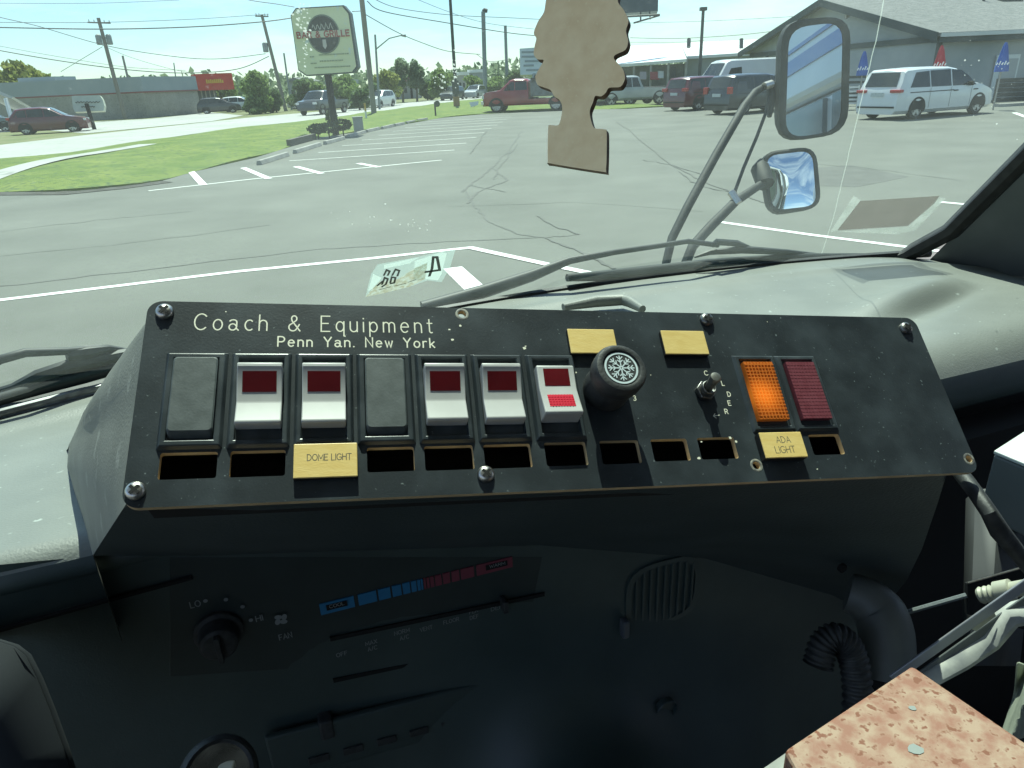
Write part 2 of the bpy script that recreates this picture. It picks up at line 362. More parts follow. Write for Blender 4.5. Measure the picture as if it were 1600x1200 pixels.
# ---- rocker switches and blanks
def bezel(a0, b0, a1, b1, ins=3.6, h=2.3):
    m = MB()
    def ring(k, hh): return [PL(a0 + k, b0 + k, hh), PL(a1 - k, b0 + k, hh), PL(a1 - k, b1 - k, hh), PL(a0 + k, b1 - k, hh)]
    m.grid([ring(0, .05), ring(1.3, h), ring(ins, h), ring(ins + .3, .3)], closed=True)
    m.poly(*ring(ins + .3, .3)); return m
def prof_extrude(mb, prof, a0, a1):
    mb.prism([PL(a0, b, h) for b, h in prof], PE * ((a1 - a0) / 1000))
SWN = ['blank', 'white', 'white', 'blank', 'white', 'white', 'double']
for i, kind in enumerate(SWN):
    a0 = 10.6 + 28 * i; a1 = a0 + 26.4
    if i == 6: a0, a1 = 178.8, 205.0
    ac = (a0 + a1) / 2
    if kind == 'blank':
        sw = bezel(a0, 28, a1, 75.6).build('blank_cover', M['bezel'], panel, bevel=.0004)
        m = MB(); m.grid([[PL(x, y, h) for x, y in rrect(a0 + 3.3 + k, 31.3 + k, a1 - 3.3 - k, 72.3 - k - e, 1.6, 4)] for k, h, e in ((.6, .4, 1), (.6, 3.4, 3.0), (1.2, 3.9, 3.0))], closed=True)
        m.poly(*[PL(x, y, 3.9) for x, y in rrect(a0 + 4.5, 32.5, a1 - 4.5, 68.1, 1.6, 4)])
        m.build('cover_panel', M['blank'], sw, smooth=True, label='grey textured blanking panel')
        continue
    sw = bezel(a0, 28, a1, 75.6, 3.2).build('rocker_switch', M['bezel'], panel, bevel=.0004)
    w = 9.7
    if kind == 'white':
        pr = [(37.6, .4), (37.2, 8.3), (37.9, 9.0), (39.4, 9.0), (40.4, 8.5), (54.6, 4.4), (56, 4.6), (65.6, 7.0), (66.6, 6.5), (66.9, .4)]
        m = MB(); prof_extrude(m, pr, ac - w, ac + w)
        m.build('rocker', M['white'], sw, smooth=True, bevel=.0007, seg=3, angle=25)
        m = MB(); s = (8.5 - 4.4) / 14.2
        q = lambda a, b, l: PL(a, b, 8.5 - (b - 40.4) * s + l)
        m.box(q(ac - 7.3, 41.6, -.3), q(ac + 7.3, 41.6, -.3) - q(ac - 7.3, 41.6, -.3), q(ac - 7.3, 50.8, -.3) - q(ac - 7.3, 41.6, -.3), PN * .00042)
        m.build('lens', M['redlens'], sw)
    else:
        pr = [(37.8, .4), (37.4, 6.4), (38.2, 7.2), (50.5, 6.6), (64.8, 10.6), (65.8, 10.0), (66.4, .4)]
        m = MB(); prof_extrude(m, pr, ac - w, ac + w)
        m.build('rocker', M['white'], sw, smooth=True, bevel=.0007, seg=3, angle=25, label='white rocker pressed at its lower end')
        for (b0, b1, h0, h1, mt, lb) in ((39.6, 49.0, 7.12, 6.66, 'redlens', None), (54.4, 61.6, 7.7, 9.72, 'redlit', 'bright red gridded lens')):
            m = MB(); A = PL(ac - 6.6, b0, h0 - .3); m.box(A, PL(ac + 6.6, b0, h0 - .3) - A, PL(ac - 6.6, b1, h1 - .3) - A, PN * .00045)
            if mt == 'redlit':
                for k in range(1, 9):
                    x = ac - 6.6 + 13.2 * k / 9; A = PL(x - .18, b0, h0 + .1); m.box(A, PE * .00036, PL(x - .18, b1, h1 + .1) - A, PN * .0003)
                for k in range(1, 5):
                    t = k / 5; bb = b0 + (b1 - b0) * t; hh = h0 + (h1 - h0) * t; A = PL(ac - 6.6, bb, hh + .11); m.box(A, PE * .0132, PD_ * .00036, PN * .00028)
            m.build('lens', M[mt], sw, label=lb)

# ---- indicator lamps
m, nt, b = nodes_of('amber_lens')
b.inputs['Base Color'].default_value = (.50, .13, .02, 1); b.inputs['Roughness'].default_value = .3
tc = nt.nodes.new('ShaderNodeTexCoord'); vm = nt.nodes.new('ShaderNodeVectorMath'); vm.operation = 'DISTANCE'
a_, b_ = pa(1188, 622); vm.inputs[1].default_value = PL(a_, b_, 2) - org(panel)
nt.links.new(tc.outputs['Object'], vm.inputs[0])
mr = nt.nodes.new('ShaderNodeMapRange'); mr.inputs['From Min'].default_value = .0; mr.inputs['From Max'].default_value = .014; mr.inputs['To Min'].default_value = .36; mr.inputs['To Max'].default_value = .03
mr.interpolation_type = 'SMOOTHSTEP'
nt.links.new(vm.outputs['Value'], mr.inputs['Value']); nt.links.new(mr.outputs['Result'], b.inputs['Emission Strength']); b.inputs['Emission Color'].default_value = (1, .27, .02, 1)
M['amber'] = m
M['redlamp'] = mat('dull_red_lens', (.15, .028, .04), .48, c2=(.19, .045, .06), scale=200, c3=(.3, .1, .1), s3=400, t3=.72)
for (a0, a1, mt, nm, lb) in ((297.4, 323.5, 'amber', 'indicator_lamp', 'amber lit indicator'), (323.9, 350.0, 'redlamp', 'indicator_lamp', 'unlit dark red indicator')):
    ib = bezel(a0, 27.6, a1, 74.0, 3.0, 1.7).build(nm, M['bezel'], panel, bevel=.0003, label=lb)
    m = MB(); l0, l1 = a0 + 4.0, a1 - 4.2
    m.box(PL(l0, 33.2, .3), PE * ((l1 - l0) / 1000), PD_ * .0345, PN * .0032)
    nx, ny = (9, 17)
    for k in range(1, nx):
        x = l0 + (l1 - l0) * k / nx; m.box(PL(x - .28, 33.4, 3.4), PE * .00056, PD_ * .0341, PN * (.0006 if mt == 'amber' else .00025))
    for k in range(1, ny):
        y = 33.2 + 34.5 * k / ny; m.box(PL(l0 + .1, y - .28, 3.41), PE * ((l1 - l0 - .2) / 1000), PD_ * .00056, PN * (.0006 if mt == 'amber' else .00025))
    m.build('lens', M[mt], ib, label=lb.replace('indicator', 'gridded lens'))

# ---- label tiles
def tile(a0, b0, a1, b1, h, lines, lb, base=0):
    m = MB(); m.box(PL(a0, b0, .05), PE * ((a1 - a0) / 1000), PD_ * ((b1 - b0) / 1000), PN * ((h - .8) / 1000), 1)
    m.box(PL(a0, b0, h - .75), PE * ((a1 - a0) / 1000), PD_ * ((b1 - b0) / 1000), PN * .0008, 0)
    t = m.build('label_tile', [M['yellow'], M['blackcore']], panel, bevel=.0006, label=lb)
    if lines:
        m = MB()
        for txt, x0, x1, bb, hh in lines:
            strokes(m, txt, PL(x0, bb, h + .06), PE, -PD_, hh / 1000, .00036, PN, 2e-5, .2, .4, width=(x1 - x0) / 1000)
        m.build('lettering', M['ink'], t)
    return t
def ptile(quad, h, lines, lb):
    c = [pa(x, y, h) for x, y in quad]
    a0 = (c[0][0] + c[3][0]) / 2; a1 = (c[1][0] + c[2][0]) / 2; b0 = (c[0][1] + c[1][1]) / 2; b1 = (c[2][1] + c[3][1]) / 2
    L = []
    for txt, x0, x1, y, hh in lines:
        p0 = pa(x0, y, h); p1 = pa(x1, y, h); L.append((txt, p0[0], p1[0], p0[1], hh))
    return tile(a0, b0, a1, b1, h, L, lb)
ptile([(459, 694), (558, 691), (559, 744), (458, 748)], 3.4, [("DOME LIGHT", 480, 549, 720, 2.9)], 'yellow tile lettered DOME LIGHT')
ptile([(1186, 676), (1250, 674), (1264, 714), (1197, 716)], 5.0, [("ADA", 1214, 1236, 692, 3.4), ("LIGHT", 1213, 1244, 708, 3.6)], 'yellow tile lettered ADA LIGHT')
ptile([(885, 514), (958, 514), (967, 552), (894, 552)], 3.0, [], 'blank yellow tile behind the knob')
ptile([(1031, 516), (1099, 517), (1109, 553), (1042, 554)], 3.0, [], 'blank yellow tile above the toggle')

# ---- fan knob with a snowflake
KA, KB = 219.0, 48.6
m = MB(); m.lathe(PL(KA, KB, .1), PN, [(0, .0118), (.003, .0122), (.013, .0112), (.0145, .0127), (.0175, .0134), (.0232, .0134), (.0250, .0124), (.0256, .0108), (.0252, .0096), (.0244, .0094)], 40)
knob = m.build('knob', M['rubber'], panel, smooth=True, label='black knob with a white snowflake')
m = MB(); c = PL(KA, KB, 24.75)
def disc_ring(mb, c, r0, r1, n=40, lift=0):
    rows = [[c + PN * lift + (PE * math.cos(2 * math.pi * k / n) - PD_ * math.sin(2 * math.pi * k / n)) * r for k in range(n)] for r in (r0, r1)]
    mb.grid(rows, closed=True)
disc_ring(m, c, .0076, .0086)
for k in range(8):
    t = 2 * math.pi * k / 8; d = PE * math.cos(t) - PD_ * math.sin(t); s = d.cross(PN)
    ribbon(m, [c + d * .0006 + PN * (k * 4e-6), c + d * .0066 + PN * (k * 4e-6)], .0006, PN)
    for q, l in ((.0030, .0017), (.0047, .0019)):
        for sg in (-1, 1):
            ribbon(m, [c + d * q + PN * (4e-5 + k * 4e-6), c + d * (q + l * .75) + s * (sg * l * .75) + PN * (4e-5 + k * 4e-6)], .00052, PN)
m.build('snowflake_mark', mat('snowflake_paint', (.62, .72, .74), .5), knob)

# ---- toggle switch
TA, TB = 275.2, 50.0
m = MB()
hexp = [PL(TA + 5.6 * math.cos(R(60 * k + 12)), TB + 5.6 * math.sin(R(60 * k + 12)), .1) for k in range(6)]
m.prism(hexp, PN * .003)
m.lathe(PL(TA, TB, 3.1), PN, [(0, .0040), (.0032, .0040), (.0036, .0034), (.0022, .0026)], 20)
tg = m.build('toggle_switch', M['darksteel'], panel, smooth=True, angle=30, bevel=.0003)
m = MB(); tip = Pp(1119, 588, PL(0, 0, 16.5), PN)
bs = PL(TA, TB, 4.0); dv = tip - bs
m.tube([bs, bs + dv * .3, bs + dv * .92, bs + dv * .98, tip], [.0017, .0022, .0029, .0026, .0015], 16)
m.build('lever', mat('dull_nickel', (.30, .30, .28), .42, .85, c2=(.2, .2, .18), scale=300), tg, smooth=True)

# ---- screws
def screw(px, py, mt, r=4.0, rot=0.0):
    a, b = pa(px, py, 2.2)
    m = MB(); m.lathe(PL(a, b, .05), PN, [(0, r / 1000), (.0010, r / 1000), (.0021, r * .86 / 1000), (.0028, r * .55 / 1000), (.003, .0004)], 24)
    s = m.build('screw', mt, panel, smooth=True, angle=50)
    m = MB()
    for k in (0, 90):
        d = PE * math.cos(R(k + rot)) + PD_ * math.sin(R(k + rot)); e = d.cross(PN)
        m.box(PL(a, b, 2.35 + k * .0004) - d * .0024 - e * .00065, d * .0048, e * .0013, PN * .00075)
    m.build('cross_recess', M['recess'], s)
for px, py, mt, ro in [(256, 484, 'steel', 38), (210, 765, 'steel', 42), (760, 739, 'steel', 45), (1106, 497, 'darksteel', 20), (1418, 511, 'darksteel', 60)]:
    screw(px, py, M[mt], 4.0, ro)
for a, b in HOLES:
    m = MB(); n = 20
    rows = [[PL(a + r * math.cos(2 * math.pi * k / n), b + r * math.sin(2 * math.pi * k / n), h) for k in range(n)] for r, h in ((2.2, .04), (2.9, .25), (3.5, .03))]
    m.grid(rows, closed=True); m.build('grommet', mat('worn_hole_rim', (.35, .34, .28), .5, c2=(.1, .1, .1), scale=300), panel, smooth=True)

def ws_v(u, z): return 1.125 - .21 * (u - .52) ** 2 - .75 * (z - 1.55)
def on_ws(px, py, off=0.0):
    r = ray(px, py); lo, hi = .1, 6.0
    for _ in range(60):
        t = (lo + hi) / 2; p = toB(CAM + r * t)
        if p.y + off > ws_v(p.x, p.z): hi = t
        else: lo = t
    return CAM + r * lo
def ws_n(p):
    q = toB(p); n = BF + BR * (.42 * (q.x - .52)) + UPZ * .75
    return n.normalized()
def dash_z(u, v):                  # rises towards the driver on the left, a vent bulge on the right
    k = max(0, min(1, (.9 - v) / .4)); l = 1 / (1 + math.exp((u - .22) * 14))
    z = 1.55 + .062 * k * l
    rdg = math.exp(-((v - (ws_v(u, 1.55) - .075)) / .016) ** 2)
    z += .005 * rdg
    du = (u - .98) / .17
    if abs(du) < 1: z += .020 * (1 - du * du) * math.exp(-((v - .80 - .25 * (u - .98)) / .035) ** 2) - .012 * (1 - du * du) * math.exp(-((v - .755 - .25 * (u - .98)) / .02) ** 2)
    if u > 1.1: z -= .5 * (u - 1.1) ** 2
    return z
# ---- housing that carries the plate
def lerp(a, b, t): return a + (b - a) * t
TLh, BLh = PL(1.0, 4, -3.3), PL(1.0, 97.5, -3.3)
TRh, BRh = PL(430, 4, -3.3), PL(415, 99, -3.3)
cont = [(103, 705, 1.60), (103, 722, 1.60), (113, 760, 1.605), (126, 800, 1.61), (138, 838, 1.615), (145, 868, 1.615)]
def on_dash(x, y):
    z = 1.6
    for _ in range(12):
        q = toB(Pz(x, y, z)); z = dash_z(q.x, q.y) - .0015
    return Pz(x, y, z)
contp = [on_dash(x, y) for x, y, z in cont]
backp = [PL(2, 6, -3.5), Pd(222, 512, .345), Pd(195, 553, .40), Pd(160, 603, .47), Pd(130, 650, .55), on_dash(110, 690)]
inner = [lerp(TLh, BLh, t) for t in [k / 11 for k in range(12)]]
outer = []
chain = backp + contp
L_ = [0]
for p, q in zip(chain[:-1], chain[1:]): L_.append(L_[-1] + (q - p).length)
def along(ch_, ls, t):
    s = t * ls[-1]
    for i in range(len(ls) - 1):
        if s <= ls[i + 1] + 1e-12: return lerp(ch_[i], ch_[i + 1], (s - ls[i]) / max(1e-9, ls[i + 1] - ls[i]))
    return ch_[-1]
m = MB()
NB = 12
rows = []
for k in range(NB):
    t = k / (NB - 1); o_ = along(chain, L_, t); i_ = inner[k]
    out_n = (-PE * .6 + PN * .3)
    rows.append([lerp(i_, o_, s) + out_n * (.010 * math.sin(math.pi * s) * min(1, 3 * t) * (1 - t ** 5)) + PN * (-.002 if s == 0 else 0) for s in (0, .08, .25, .5, .75, 1)])
m.grid(rows)
m.grid([[p for p in contp], [p - UPZ * .08 for p in contp]])
house = m.build('housing', M['house'], panel, smooth=True, weld=True, angle=60)
# front skirt under the plate down to the dash face, back and top of the housing
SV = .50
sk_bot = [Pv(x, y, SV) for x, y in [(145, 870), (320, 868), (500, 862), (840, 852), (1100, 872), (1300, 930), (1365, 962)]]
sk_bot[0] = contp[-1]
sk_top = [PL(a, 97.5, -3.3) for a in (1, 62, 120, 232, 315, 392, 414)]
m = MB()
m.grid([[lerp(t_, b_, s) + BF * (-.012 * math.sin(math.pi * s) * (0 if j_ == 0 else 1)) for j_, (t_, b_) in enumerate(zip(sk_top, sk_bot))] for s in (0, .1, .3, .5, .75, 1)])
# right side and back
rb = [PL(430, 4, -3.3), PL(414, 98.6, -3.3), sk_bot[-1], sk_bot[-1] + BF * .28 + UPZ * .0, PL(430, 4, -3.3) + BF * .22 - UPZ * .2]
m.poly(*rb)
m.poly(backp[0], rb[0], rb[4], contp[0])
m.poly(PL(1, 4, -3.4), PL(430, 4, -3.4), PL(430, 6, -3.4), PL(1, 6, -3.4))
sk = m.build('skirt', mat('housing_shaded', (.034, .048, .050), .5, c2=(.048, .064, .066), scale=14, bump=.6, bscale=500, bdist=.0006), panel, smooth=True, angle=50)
m = MB(); a = Pp(1297, 873, sk_bot[5] * .5 + sk_top[5] * .5, BF)
m.lathe(a - BF * .012, -BF, [(0, .004), (.003, .004), (.0035, .0032)], 16); m.build('hole_disc', M['recess'], panel)  # raised black disc stands for a hole, its darkness put into the colour

# ---- dashboard
dash = thing('dashboard', B(.5, .8, 1.5), 'long grey vinyl dashboard below the windshield with heater controls', 'dashboard')
us = [-.75 + 2.08 * k / 240 for k in range(241)]
rows = []
for u in us:
    vf = ws_v(u, 1.545) - .004
    vn = .585 if u > .3 else lerp(.50, .585, 1 / (1 + math.exp(-(u - .15) * 14)))
    rr = .075 if u > .3 else lerp(.022, .075, max(0, min(1, (u - .1) / .2)))
    r = [B(u, lerp(vf, vn + rr, s), dash_z(u, lerp(vf, vn + rr, s))) for s in [k / 70 for k in range(71)]]
    zt = dash_z(u, vn + rr)
    for k in range(1, 9):
        t = R(90 * k / 8); r.append(B(u, vn + rr - rr * math.sin(t), zt - rr + rr * math.cos(t)))
    r.append(B(u, vn + .014, zt - rr - .012)); r.append(B(u, vn + .10, zt - rr - .05)); r.append(B(u, vn + .12, .85))
    rows.append(r)
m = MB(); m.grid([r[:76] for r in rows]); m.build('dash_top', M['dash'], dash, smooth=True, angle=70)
m = MB(); m.grid([r[75:] for r in rows]); m.build('dash_underside', M['darkdash'], dash, smooth=True, angle=70)  # same dash as the top, its shade put into a darker colour
# small raised grab moulding behind the console
m = MB(); pts = [Pz(x, y, 1.566) for x, y in [(880, 480), (930, 471), (972, 468), (985, 472), (1004, 483)]]
m.tube(pts, [.006, .010, .010, .009, .006], 10); m.build('moulding', M['dash'], dash, smooth=True)
# lower face
def ipl(xa, ya, x):
    for i in range(len(xa) - 1):
        if x <= xa[i + 1]: return lerp(ya[i], ya[i + 1], (x - xa[i]) / (xa[i + 1] - xa[i]))
    return ya[-1]
FV = SV + .006
def fq(x, y, lift=0.0): return Pp(x, y, B(0, FV - lift, 0), BF)
m = MB()
xs0 = [-60, 100, 280, 500, 700, 840, 1000, 1150, 1290, 1362]; ys0 = [900, 885, 872, 860, 855, 845, 850, 860, 900, 930]
xs = [-60 + 1422 * k / 40 for k in range(41)]
rows = []
for k in range(28):
    t = k / 27; row = []
    for i, x in enumerate(xs):
        y0 = ipl(xs0, ys0, x); y = lerp(y0 - 12, 1290, t)
        xx = x - 150 * t * t * max(0, (x - 1150) / 212) ** 2
        bulge = .26 * max(0, t - .22) ** 1.7 * math.exp(-((xx - 1010) / 260) ** 2)  # bulge added so the face catches sky light and brightens toward the bottom
        row.append(fq(xx, y, bulge))
    rows.append(row)
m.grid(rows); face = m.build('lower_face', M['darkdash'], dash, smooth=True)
def fb(x, y, l=0.0):
    y0 = ipl(xs0, ys0, x); t = (y - y0 + 12) / (1302 - y0)
    return fq(x, y, .26 * max(0, t - .22) ** 1.7 * math.exp(-((x - 1010) / 260) ** 2) + l)
# heater control
hc = thing('heater_control', fq(540, 960), 'dark heater control with blue to red temperature scale and fan dial', 'heater control')
M['print'] = mat('pale_print', (.24, .26, .26), .6)
M['cool'] = mat('blue_print', (.02, .17, .34), .6); M['warm'] = mat('red_print', (.20, .04, .06), .6)
ex = (fq(800, 877) - fq(500, 952)).normalized(); ey = UPZ.copy(); hn = -BF
hw = (fq(800, 877) - fq(500, 952)).length
def hp(s, t, l=.0012): return fq(500, 952, l) + ex * (hw * s) + ey * (.0115 * t)
def hbox(mb, s0, s1, t0=-.5, t1=.5, l=.0012):
    a = hp(s0, t0, l - .001); mb.box(a, hp(s1, t0, l - .001) - a, hp(s0, t1, l - .001) - a, hn * .001)
cool = [(0, .165), (.185, .275), (.285, .345), (.355, .400), (.408, .445), (.452, .478), (.484, .499), (.503, .512)]
warm = [(.518, .527), (.533, .545), (.551, .570), (.577, .610), (.618, .655), (.664, .705), (.714, .785), (.800, 1.0)]
m = MB(); m.box(fq(262, 868, .0) + hn * .0002, fq(850, 868) - fq(262, 868), fq(262, 1060) - fq(262, 868), -hn * .004); 
panelback = m.build('control_plate', mat('heater_plate', (.026, .037, .036), .4, c2=(.032, .045, .044), scale=20), hc, bevel=.002)
for seg, mt, nm, lb in ((cool, 'cool', 'temperature_scale', 'blue cool half'), (warm, 'warm', 'temperature_scale', 'red warm half')):
    m = MB()
    for s0, s1 in seg: hbox(m, s0, s1)
    m.build(nm, M[mt], hc, label=lb)
for s0, s1 in ((.03, .13), (.85, .97)):
    m = MB(); hbox(m, s0, s1, -.22, .22, .0022); m.build('scale_window', M['recess'], hc)
m = MB()
strokes(m, "COOL", hp(.045, -.13, .0026), ex, ey, .0032, .0005, hn, 0, .2, .4, width=hw * .07)
strokes(m, "WARM", hp(.87, -.13, .0026), ex, ey, .0032, .0005, hn, 0, .2, .4, width=hw * .085)
def htext(txt, px, py, w, h=.0042, st=.0006):
    p = fq(px, py, .0022); strokes(m, txt, p - ex * (w / 2) - ey * (h / 2), ex, ey, h, st, hn, 0, .24, .45, width=w)
pxm = .50 / 1100
for txt, x, y, w in [("OFF", 534, 1022, 20), ("MAX", 580, 1004, 22), ("A/C", 582, 1013, 18), ("NORM", 628, 987, 30), ("A/C", 632, 996, 18), ("VENT", 666, 982, 25), ("FLOOR", 705, 970, 32), ("FLR", 740, 955, 18), ("DEF", 741, 964, 18), ("DEF", 776, 950, 24)]:
    htext(txt, x, y, w * pxm)
htext("LO", 305, 944, 16 * pxm, .0055, .0008); htext("HI", 405, 966, 11 * pxm, .0055, .0008); htext("FAN", 446, 994, 22 * pxm, .0055, .0008)
for x, y in [(321, 939), (353, 937), (379, 948), (392, 969)]:
    p = fq(x, y, .0022); m.poly(*[p + ex * (.0017 * math.cos(R(t))) + ey * (.0017 * math.sin(R(t))) for t in range(0, 360, 30)])
p = fq(439, 968, .0022)
for k in range(4):
    t = R(90 * k + 30); c_ = p + ex * (.0033 * math.cos(t)) + ey * (.0033 * math.sin(t)); q_ = R(90 * k + 75)
    m.poly(*[c_ + (ex * math.cos(q_) + ey * math.sin(q_)) * (.0031 * math.cos(R(a))) + (-ex * math.sin(q_) + ey * math.cos(q_)) * (.0022 * math.sin(R(a))) for a in range(0, 360, 30)])
m.build('lettering', M['print'], hc)
m = MB(); p = fq(342, 985); m.lathe(p, hn, [(0, .019), (.004, .019), (.006, .016), (.018, .0145), (.020, .012)], 32)
m.box(p + hn * .02 - ex * .002 - ey * .012, ex * .004, ey * .024, hn * .006)
m.build('fan_dial', M['rubber'], hc, smooth=True, bevel=.0006)
for (x0, y0, x1, y1, nm) in ((515, 995, 850, 925, 'slider_slot'), (520, 1060, 850, 990, 'slider_slot')):
    m = MB(); a = fq(x0, y0, .001); d = fq(x1, y1, .001) - a; m.box(a, d, -ey * .004, hn * .0015); m.build(nm, M['recess'], hc)
m = MB(); p = fq(783, 930); m.box(p - ex * .002, ex * .005, -ey * .013, hn * .012); m.build('slider', M['rubber'], hc, bevel=.001)
m = MB(); p = fq(505, 1110); m.box(p - ex * .006, ex * .012, -ey * .022, hn * .014); m.build('slider', M['rubber'], hc, bevel=.002)
# radio below
m = MB(); a = fq(430, 1215, .006); d1 = fq(838, 1085) - fq(430, 1195)
m.box(a, d1, ey * .055, hn * .006); rad = m.build('radio', M['darkdash'], None, bevel=.002)
tag(rad, 'dark car radio low in the dash under the heater control', 'radio')
m = MB()
for k in range(7):
    q = lerp(a, a + d1, .12 + .12 * k) + hn * .0062 + ey * .012; m.box(q, d1 * .07, ey * .008, hn * .002)
m.build('button', M['rubber'], rad, bevel=.0008)
# air vent
vent = thing('air_vent', fq(1030, 930), 'round-cornered dark air vent with upright slats right of the heater control', 'air vent')
m = MB(); cx_ = fq(1035, 925); 
loop = [cx_ + ex * (.045 * (abs(math.cos(t)) ** .6) * (1 if math.cos(t) > 0 else -1)) + ey * (.042 * (abs(math.sin(t)) ** .6) * (1 if math.sin(t) > 0 else -1)) for t in [2 * math.pi * k / 40 for k in range(40)]]
inn = [cx_ + (p - cx_) * .86 for p in loop]
m.grid([[p + hn * -.002 for p in loop], [p + hn * .0025 for p in loop], [p + hn * .0025 for p in inn], [p - hn * .02 for p in inn]], closed=True); m.build('frame', M['darkdash'], vent, smooth=True, angle=30)
m = MB()
for k in range(9):
    x = -.034 + .0085 * k; hgt = .036 * (1 - (x / .045) ** 4) ** .5
    m.box(cx_ + ex * x - ey * hgt + hn * -.006, ex * .0022, ey * hgt * 2, hn * .009)
m.build('slat', M['darkdash'], vent)
m = MB(); m.box(fq(969, 985) + hn * .004 - ex * .004, ex * .008, ey * .022, hn * .01); m.build('thumb_tab', mat('vent_tab', (.10, .11, .12), .4), vent, bevel=.002)
# accessory socket ring
m = MB(); p = fb(1039, 1106); m.lathe(p - hn * .002, hn, [(0, .0125), (.006, .0125), (.007, .0117), (.003, .0112)], 28)
sk_ = m.build('accessory_socket', M['darkdash'], None, smooth=True, angle=30); tag(sk_, 'round accessory socket with a thin rim low on the dash', 'socket')
# seam lines on the left face
m = MB(); m.tube([fq(-40, 995, .001), fq(140, 945, .001), fq(300, 902, .001)], .0022, 6); m.build('seam', M['recess'], dash)

# steering column shroud and shift knob at the lower left
m = MB(); prof = [(-80, 985), (0, 1003), (22, 1010), (40, 1024), (58, 1060), (78, 1110), (98, 1165), (118, 1230)]
rows = [[Pd(x, y, .42) for x, y in prof], [Pd(x + 5, y + 1, .44) for x, y in prof], [Pd(x + 4, y + 4, .50) for x, y in prof]]
m.grid(rows); m.poly(*([Pd(x, y, .42) for x, y in prof] + [Pd(-80, 1230, .40)]))
sc_ = m.build('steering_column', mat('column_shroud', (.007, .011, .015), .85, c2=(.009, .013, .018), scale=10, bump=.04, bscale=500), None, smooth=True, angle=30, solid=.003)
tag(sc_, 'smooth dark steering column shroud at the bottom left corner', 'steering column')
m = MB(); c_ = Pd(342, 1212, .36); ax_ = (CAM - c_).normalized()
m.lathe(c_ - ax_ * .05, ax_, [(0, .010), (.03, .013), (.042, .0185), (.05, .0195), (.055, .0185), (.057, .0165), (.0545, .015), (.053, .0148)], 32)
kn = m.build('shift_lever', M['rubber'], None, smooth=True, angle=35); tag(kn, 'black lever knob with a chrome ring cut off by the bottom edge', 'lever')
m = MB(); n_ = 32; a1_ = ax_.orthogonal().normalized(); a2_ = ax_.cross(a1_)
m.lathe(c_ + ax_ * .0035, ax_, [(0, .0166), (.0012, .0169), (.0016, .0165), (.001, .0161), (0, .0160)], 40); m.build('chrome_ring', mat('dull_chrome', (.35, .36, .36), .25, 1.0), kn, smooth=True)
m = MB(); m.cbox(c_ + ax_ * .004 + a1_ * .004, .008, .008, .004); m.cbox(c_ + ax_ * .004 - a2_ * .006, .006, .005, .004); m.build('cap_print', M['ivory'], kn, bevel=.001)
# ================================================================== WINDSHIELD, PILLARS, CAB SHELL
def film(name, c, alpha, c2=None, scale=60):       # thin film: lets light through from behind
    m = bpy.data.materials.new(name); m.use_nodes = True; nt = m.node_tree; n = nt.nodes; L = nt.links; n.clear()
    out = n.new('ShaderNodeOutputMaterial'); tr = n.new('ShaderNodeBsdfTransparent'); df = n.new('ShaderNodeBsdfDiffuse'); tl = n.new('ShaderNodeBsdfTranslucent')
    tc = n.new('ShaderNodeTexCoord'); no = n.new('ShaderNodeTexNoise'); no.inputs['Scale'].default_value = scale; no.inputs['Detail'].default_value = 6
    rp = n.new('ShaderNodeMixRGB'); rp.inputs['Color1'].default_value = (*c, 1); rp.inputs['Color2'].default_value = (*(c2 or c), 1)
    mr = n.new('ShaderNodeMapRange'); mr.inputs['From Min'].default_value = .38; mr.inputs['From Max'].default_value = .62
    L.new(tc.outputs['Object'], no.inputs['Vector']); L.new(no.outputs['Fac'], mr.inputs['Value']); L.new(mr.outputs['Result'], rp.inputs['Fac'])
    L.new(rp.outputs['Color'], df.inputs['Color']); L.new(rp.outputs['Color'], tl.inputs['Color'])
    m1 = n.new('ShaderNodeMixShader'); m1.inputs['Fac'].default_value = .5; L.new(df.outputs[0], m1.inputs[1]); L.new(tl.outputs[0], m1.inputs[2])
    m2 = n.new('ShaderNodeMixShader'); m2.inputs['Fac'].default_value = alpha; L.new(tr.outputs[0], m2.inputs[1]); L.new(m1.outputs[0], m2.inputs[2])
    L.new(m2.outputs[0], out.inputs['Surface']); return m
